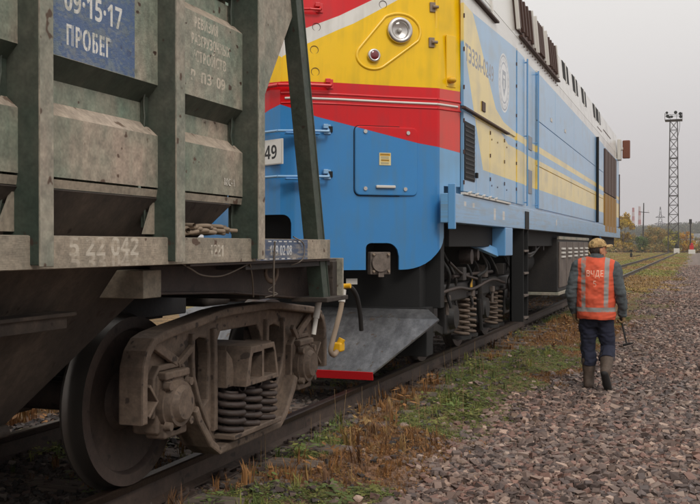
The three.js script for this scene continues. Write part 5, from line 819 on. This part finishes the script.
// wooded ridge
{
  const pos = [], idx = [], N = 80, hh = x => 15 + 4 * Math.sin(x * 0.006 + 1) + 3 * Math.sin(x * 0.017);
  for (let i = 0; i <= N; i++) { const x = mix(-1500, 1500, i / N); pos.push(x, -1, -640, x, hh(x) * 0.55, -800, x, hh(x), -960, x, -1, -1300); }
  for (let i = 0; i < N; i++) for (let k = 0; k < 3; k++) { const a = i * 4 + k; idx.push(a, a + 4, a + 1, a + 1, a + 4, a + 5); }
  const g = new THREE.BufferGeometry(); g.setAttribute('position', new THREE.Float32BufferAttribute(pos, 3)); g.setIndex(idx); g.computeVertexNormals(); structure('hill', fin(g), new THREE.MeshStandardMaterial({ color: new THREE.Color(0.05, 0.055, 0.03), roughness: 1 }));
  const cone = crown(0, 0.5, 0, 0.42, 0.5, 90, 0.1, [[1, 1, 1], [0.8, 0.8, 0.8]], 10), list = [];
  for (let i = 0; i < 5200; i++) { const t = rnd(), z = mix(-650, -975, t), x = 3.84 + z * rr(-0.06, 0.14) - rr(-30, 30) + rr(-70, 60), y = t < 0.5 ? mix(-1, hh(x) * 0.55, t * 2) : mix(hh(x) * 0.55, hh(x), t * 2 - 1), h = rr(4, 7.5), k = rr(0.7, 1.25), u = rnd(); list.push({ x, y: y - 1, z, rx: 0, ry: rr(0, 6.3), rz: 0, s: [h * rr(0.55, 0.8), h, h * rr(0.55, 0.8)], c: u < 0.72 ? [0.055 * k, 0.068 * k, 0.032 * k] : u < 0.92 ? [0.10 * k, 0.085 * k, 0.035 * k] : [0.2 * k, 0.14 * k, 0.035 * k] }); }
  instanced('forest', cone, leafMat, list, 'dark green wooded ridge along the horizon', 'forest');
}
// floodlight mast: four-legged lattice with a lamp platform
{
  const z = -205, x = -0.32, t = thing('floodlight_mast', 'tall dark lattice mast with a lamp platform on top', 'mast', [x, 0, z]), Ht = 27.2, w = y => mix(1.05, 0.72, y / Ht), steel = new THREE.MeshStandardMaterial({ color: 0x3a3634, roughness: 0.7 });
  for (const [a, b] of [[1, 1], [1, -1], [-1, 1], [-1, -1]]) part('leg', bar([x + a * w(0), 0, z + b * w(0)], [x + a * w(Ht), Ht, z + b * w(Ht)], 0.17, 0.17), steel, t);
  const lev = []; for (let y = 0.2; y < Ht; y += 1.93) lev.push(y);
  lev.forEach((y, i) => {
    const u = w(y), y2 = Math.min(Ht, y + 1.93), v = w(y2), g = [], k = i % 4 === 2 ? 0.16 : 0.09;
    for (const s of [1, -1]) { g.push(bar([x - u, y, z + s * u], [x + u, y, z + s * u], k, k), bar([x + s * u, y, z - u], [x + s * u, y, z + u], k, k)); g.push(bar([x - u, y, z + s * u], [x + v, y2, z + s * v], 0.07, 0.07), bar([x + u, y, z + s * u], [x - v, y2, z + s * v], 0.07, 0.07), bar([x + s * u, y, z - u], [x + s * v, y2, z + v], 0.06, 0.06)); }
    part('bracing', g, steel, t);
  });
  const pf = part('platform', [box(x - 1.7, x + 1.7, Ht, Ht + 0.18, z - 1.4, z + 1.4, 0.02)], steel, t); const r = []; for (const s of [1, -1]) { r.push(bar([x - 1.7, Ht + 1.15, z + s * 1.4], [x + 1.7, Ht + 1.15, z + s * 1.4], 0.07, 0.07), bar([x + s * 1.7, Ht + 1.15, z - 1.4], [x + s * 1.7, Ht + 1.15, z + 1.4], 0.07, 0.07), bar([x + s * 1.68, Ht, z + 1.38], [x + s * 1.68, Ht + 1.5, z + 1.38], 0.09, 0.09), bar([x + s * 0.6, Ht, z + 1.38], [x + s * 0.6, Ht + 1.15, z + 1.38], 0.07, 0.07)); } part('guard_rail', r, steel, pf);
  for (const [dx, dy, s] of [[-1.15, 0.9, 1], [-0.85, 0.7, 0.8], [-0.35, 0.75, 0.8], [0.4, 1.6, 1], [1.3, 1.3, 1], [1.4, 0.7, 1], [-1.3, 1.6, 0.8]]) { const l = part('floodlight', [cyl([x + dx, Ht + dy, z + 1.2], [x + dx, Ht + dy - 0.1, z + 1.7], 0.18 * s, 0.34 * s, 12)], M.black, t); part('lamp_glass', [cyl([x + dx, Ht + dy - 0.1, z + 1.7], [x + dx, Ht + dy - 0.105, z + 1.72], 0.30 * s, 0.30 * s, 12)], M.glass, l); }
  part('cable', [tube([[x + 1.2, Ht, z + 0.8], [x + 1.15, Ht - 1.5, z + 0.8], [x + 0.8, Ht - 3.5, z + 0.8]], 0.05)], steel, t);
}
// striped chimneys
{ const red = new THREE.MeshStandardMaterial({ color: 0x9c4a4a, roughness: 0.9 }), whi = new THREE.MeshStandardMaterial({ color: 0xb09a97, roughness: 0.9 });
  [[-65.9, 46.5, 'left one of two tall red-banded chimneys on the skyline'], [-58.6, 48, 'right one of two red-banded chimneys, with paler bands']].forEach(([p, h, l], k) => { const z = -1180, x = p, t = thing('chimney', l, 'chimney', [x, 0, z], 'chimneys on the skyline'); const n = 9; for (let i = 0; i < n; i++) { const r = y => mix(2.6, 1.25, y / h), y0 = h * i / n, y1 = h * (i + 1) / n; part('band', cyl([x, y0, z], [x, y1, z], r(y0), r(y1), 20), (i + (k ? 0 : 1)) % 2 ? red : whi, t); } }); }
// pylon, poles
{ const st = new THREE.MeshStandardMaterial({ color: 0x55555a, roughness: 0.8 }), z = -420, x = -9.94, t = thing('power_pylon', 'thin grey lattice power pylon with two cross arms', 'pylon', [x, 0, z]), H = 17.6;
  for (const [a, b] of [[1, 1], [1, -1], [-1, 1], [-1, -1]]) part('leg', bar([x + a * 1.7, 0, z + b * 1.7], [x + a * 0.15, H, z + b * 0.15], 0.16, 0.16), st, t);
  const g = []; for (let y = 0; y < H - 1; y += 2) { const u = mix(1.7, 0.15, y / H), v = mix(1.7, 0.15, (y + 2) / H); for (const s of [1, -1]) g.push(bar([x - u, y, z + s * u], [x + v, y + 2, z + s * v], 0.1, 0.1), bar([x + u, y, z + s * u], [x - v, y + 2, z + s * v], 0.1, 0.1)); } part('bracing', g, st, t);
  for (const [y, w] of [[10.6, 2.4], [13.4, 1.9]]) part('cross_arm', [bar([x - w, y, z], [x + w, y, z], 0.28, 0.28), bar([x - w, y, z], [x, y + 1, z], 0.12, 0.12), bar([x + w, y, z], [x, y + 1, z], 0.12, 0.12)], st, t); }
{ const z = -224, x = -7.10, t = thing('utility_pole', 'dark wooden utility pole with one short cross arm', 'pole', [x, 0, z]); part('pole', cyl([x - 0.2, 0, z], [x, 11.2, z], 0.17, 0.11, 8), M.dark, t); part('cross_arm', [bar([x - 1.0, 9.2, z], [x + 1.2, 9.0, z], 0.13, 0.13)], M.dark, t); for (const dx of [-0.8, 0, 1.0]) part('insulator', cyl([x + dx, 9.2, z], [x + dx, 9.55, z], 0.07, 0.05, 6), M.whiteP, t); }
{ const z = -188, x = 3.05, t = thing('signal_post', 'dark post with a small box on top, behind the red and white block', 'post', [x, 0, z]); part('post', cyl([x, 0, z], [x, 6.2, z], 0.16, 0.12, 10), M.dark, t); part('post_head', [box(x - 0.25, x + 0.25, 5.6, 6.5, z - 0.2, z + 0.2, 0.05)], M.dark, t); }
{ const z = -186, x = 0.65, t = thing('marker_block', 'white block with a dark red head at the end of the rails', 'marker', [x, 0, z]); part('base', [box(x - 0.52, x + 0.52, -0.02, 1.0, z - 0.4, z + 0.4, 0.06)], M.whiteP, t); part('head', [box(x - 0.34, x + 0.34, 1.0, 1.55, z - 0.25, z + 0.25, 0.08), cyl([x, 1.5, z], [x, 1.9, z], 0.26, 0.16, 12)], M.black, t); }
{ const z = -182, x = 3.33, t = thing('marker_block', 'white block with a bright red upper half beside the dark post', 'marker', [x, 0, z]); part('base', [box(x - 0.6, x + 0.6, -0.02, 0.8, z - 0.4, z + 0.4, 0.06)], M.whiteP, t); part('head', [box(x - 0.4, x + 0.32, 0.8, 1.6, z - 0.25, z + 0.25, 0.08), box(x - 0.2, x + 0.2, 1.6, 2.0, z - 0.2, z + 0.2, 0.08)], M.redP, t); }
{ const z = -132, x = -4.22, t = thing('switch_stand', 'small dark switch stand with a lever in the dry grass', 'switch stand', [x, 0, z]); part('stand', [box(x - 0.16, x + 0.16, -0.02, 0.5, z - 0.16, z + 0.16, 0.03), cyl([x, 0.5, z], [x, 0.95, z], 0.07, 0.05, 8), box(x - 0.2, x + 0.2, 0.75, 1.05, z - 0.03, z + 0.03, 0.02)], M.black, t); part('lever', bar([x + 0.2, 0.1, z], [x + 1.2, 0.3, z], 0.09, 0.09), M.black, t); }
{ const z = -330, x = 4.61, t = thing('house', 'pale low house at the right edge behind the bushes', 'house', [x, 0, z]); part('wall', [box(x - 3.2, x + 3.2, -0.1, 3.6, z - 3, z + 3, 0.02)], M.whiteP, t); part('roof', [prismX([[z - 3.3, 3.6], [z + 3.3, 3.6], [z, 5.4]], x - 3.4, x + 3.4, [], 0.02)], M.steel, t); for (const dx of [-1.8, 0.3, 2]) { const w = part('window', box(x + dx - 0.5, x + dx + 0.5, 1.3, 2.6, z + 2.99, z + 3.05, 0.01), M.glass, t); part('frame', [box(x + dx - 0.58, x + dx + 0.58, 1.2, 1.3, z + 2.98, z + 3.08, 0.01)], M.whiteP, w); } }
{ const z = -300, x = 5.24, t = thing('crossing_barrier', 'white barrier pole at the right edge beyond the markers', 'barrier', [x, 0, z]); part('post', [box(x - 0.2, x + 0.2, 0, 1.2, z - 0.2, z + 0.2, 0.03)], M.dark, t); part('boom', [bar([x - 0.1, 1.1, z], [x + 5, 1.15, z], 0.16, 0.1)], M.whiteP, t); }
{ const t = thing('concrete_beam', 'pale concrete beam lying on the ground beyond the wagon', 'beam', [-3.4, 0, -8.4]); part('beam', [box(-4.6, -2.7, 0.0, 0.16, -8.6, -8.35, 0.02)], M.concrete, t); part('beam_end', [box(-2.7, -2.66, 0.02, 0.14, -8.57, -8.38, 0.01)], M.concrete, t); }

renderer.render(scene, camera);
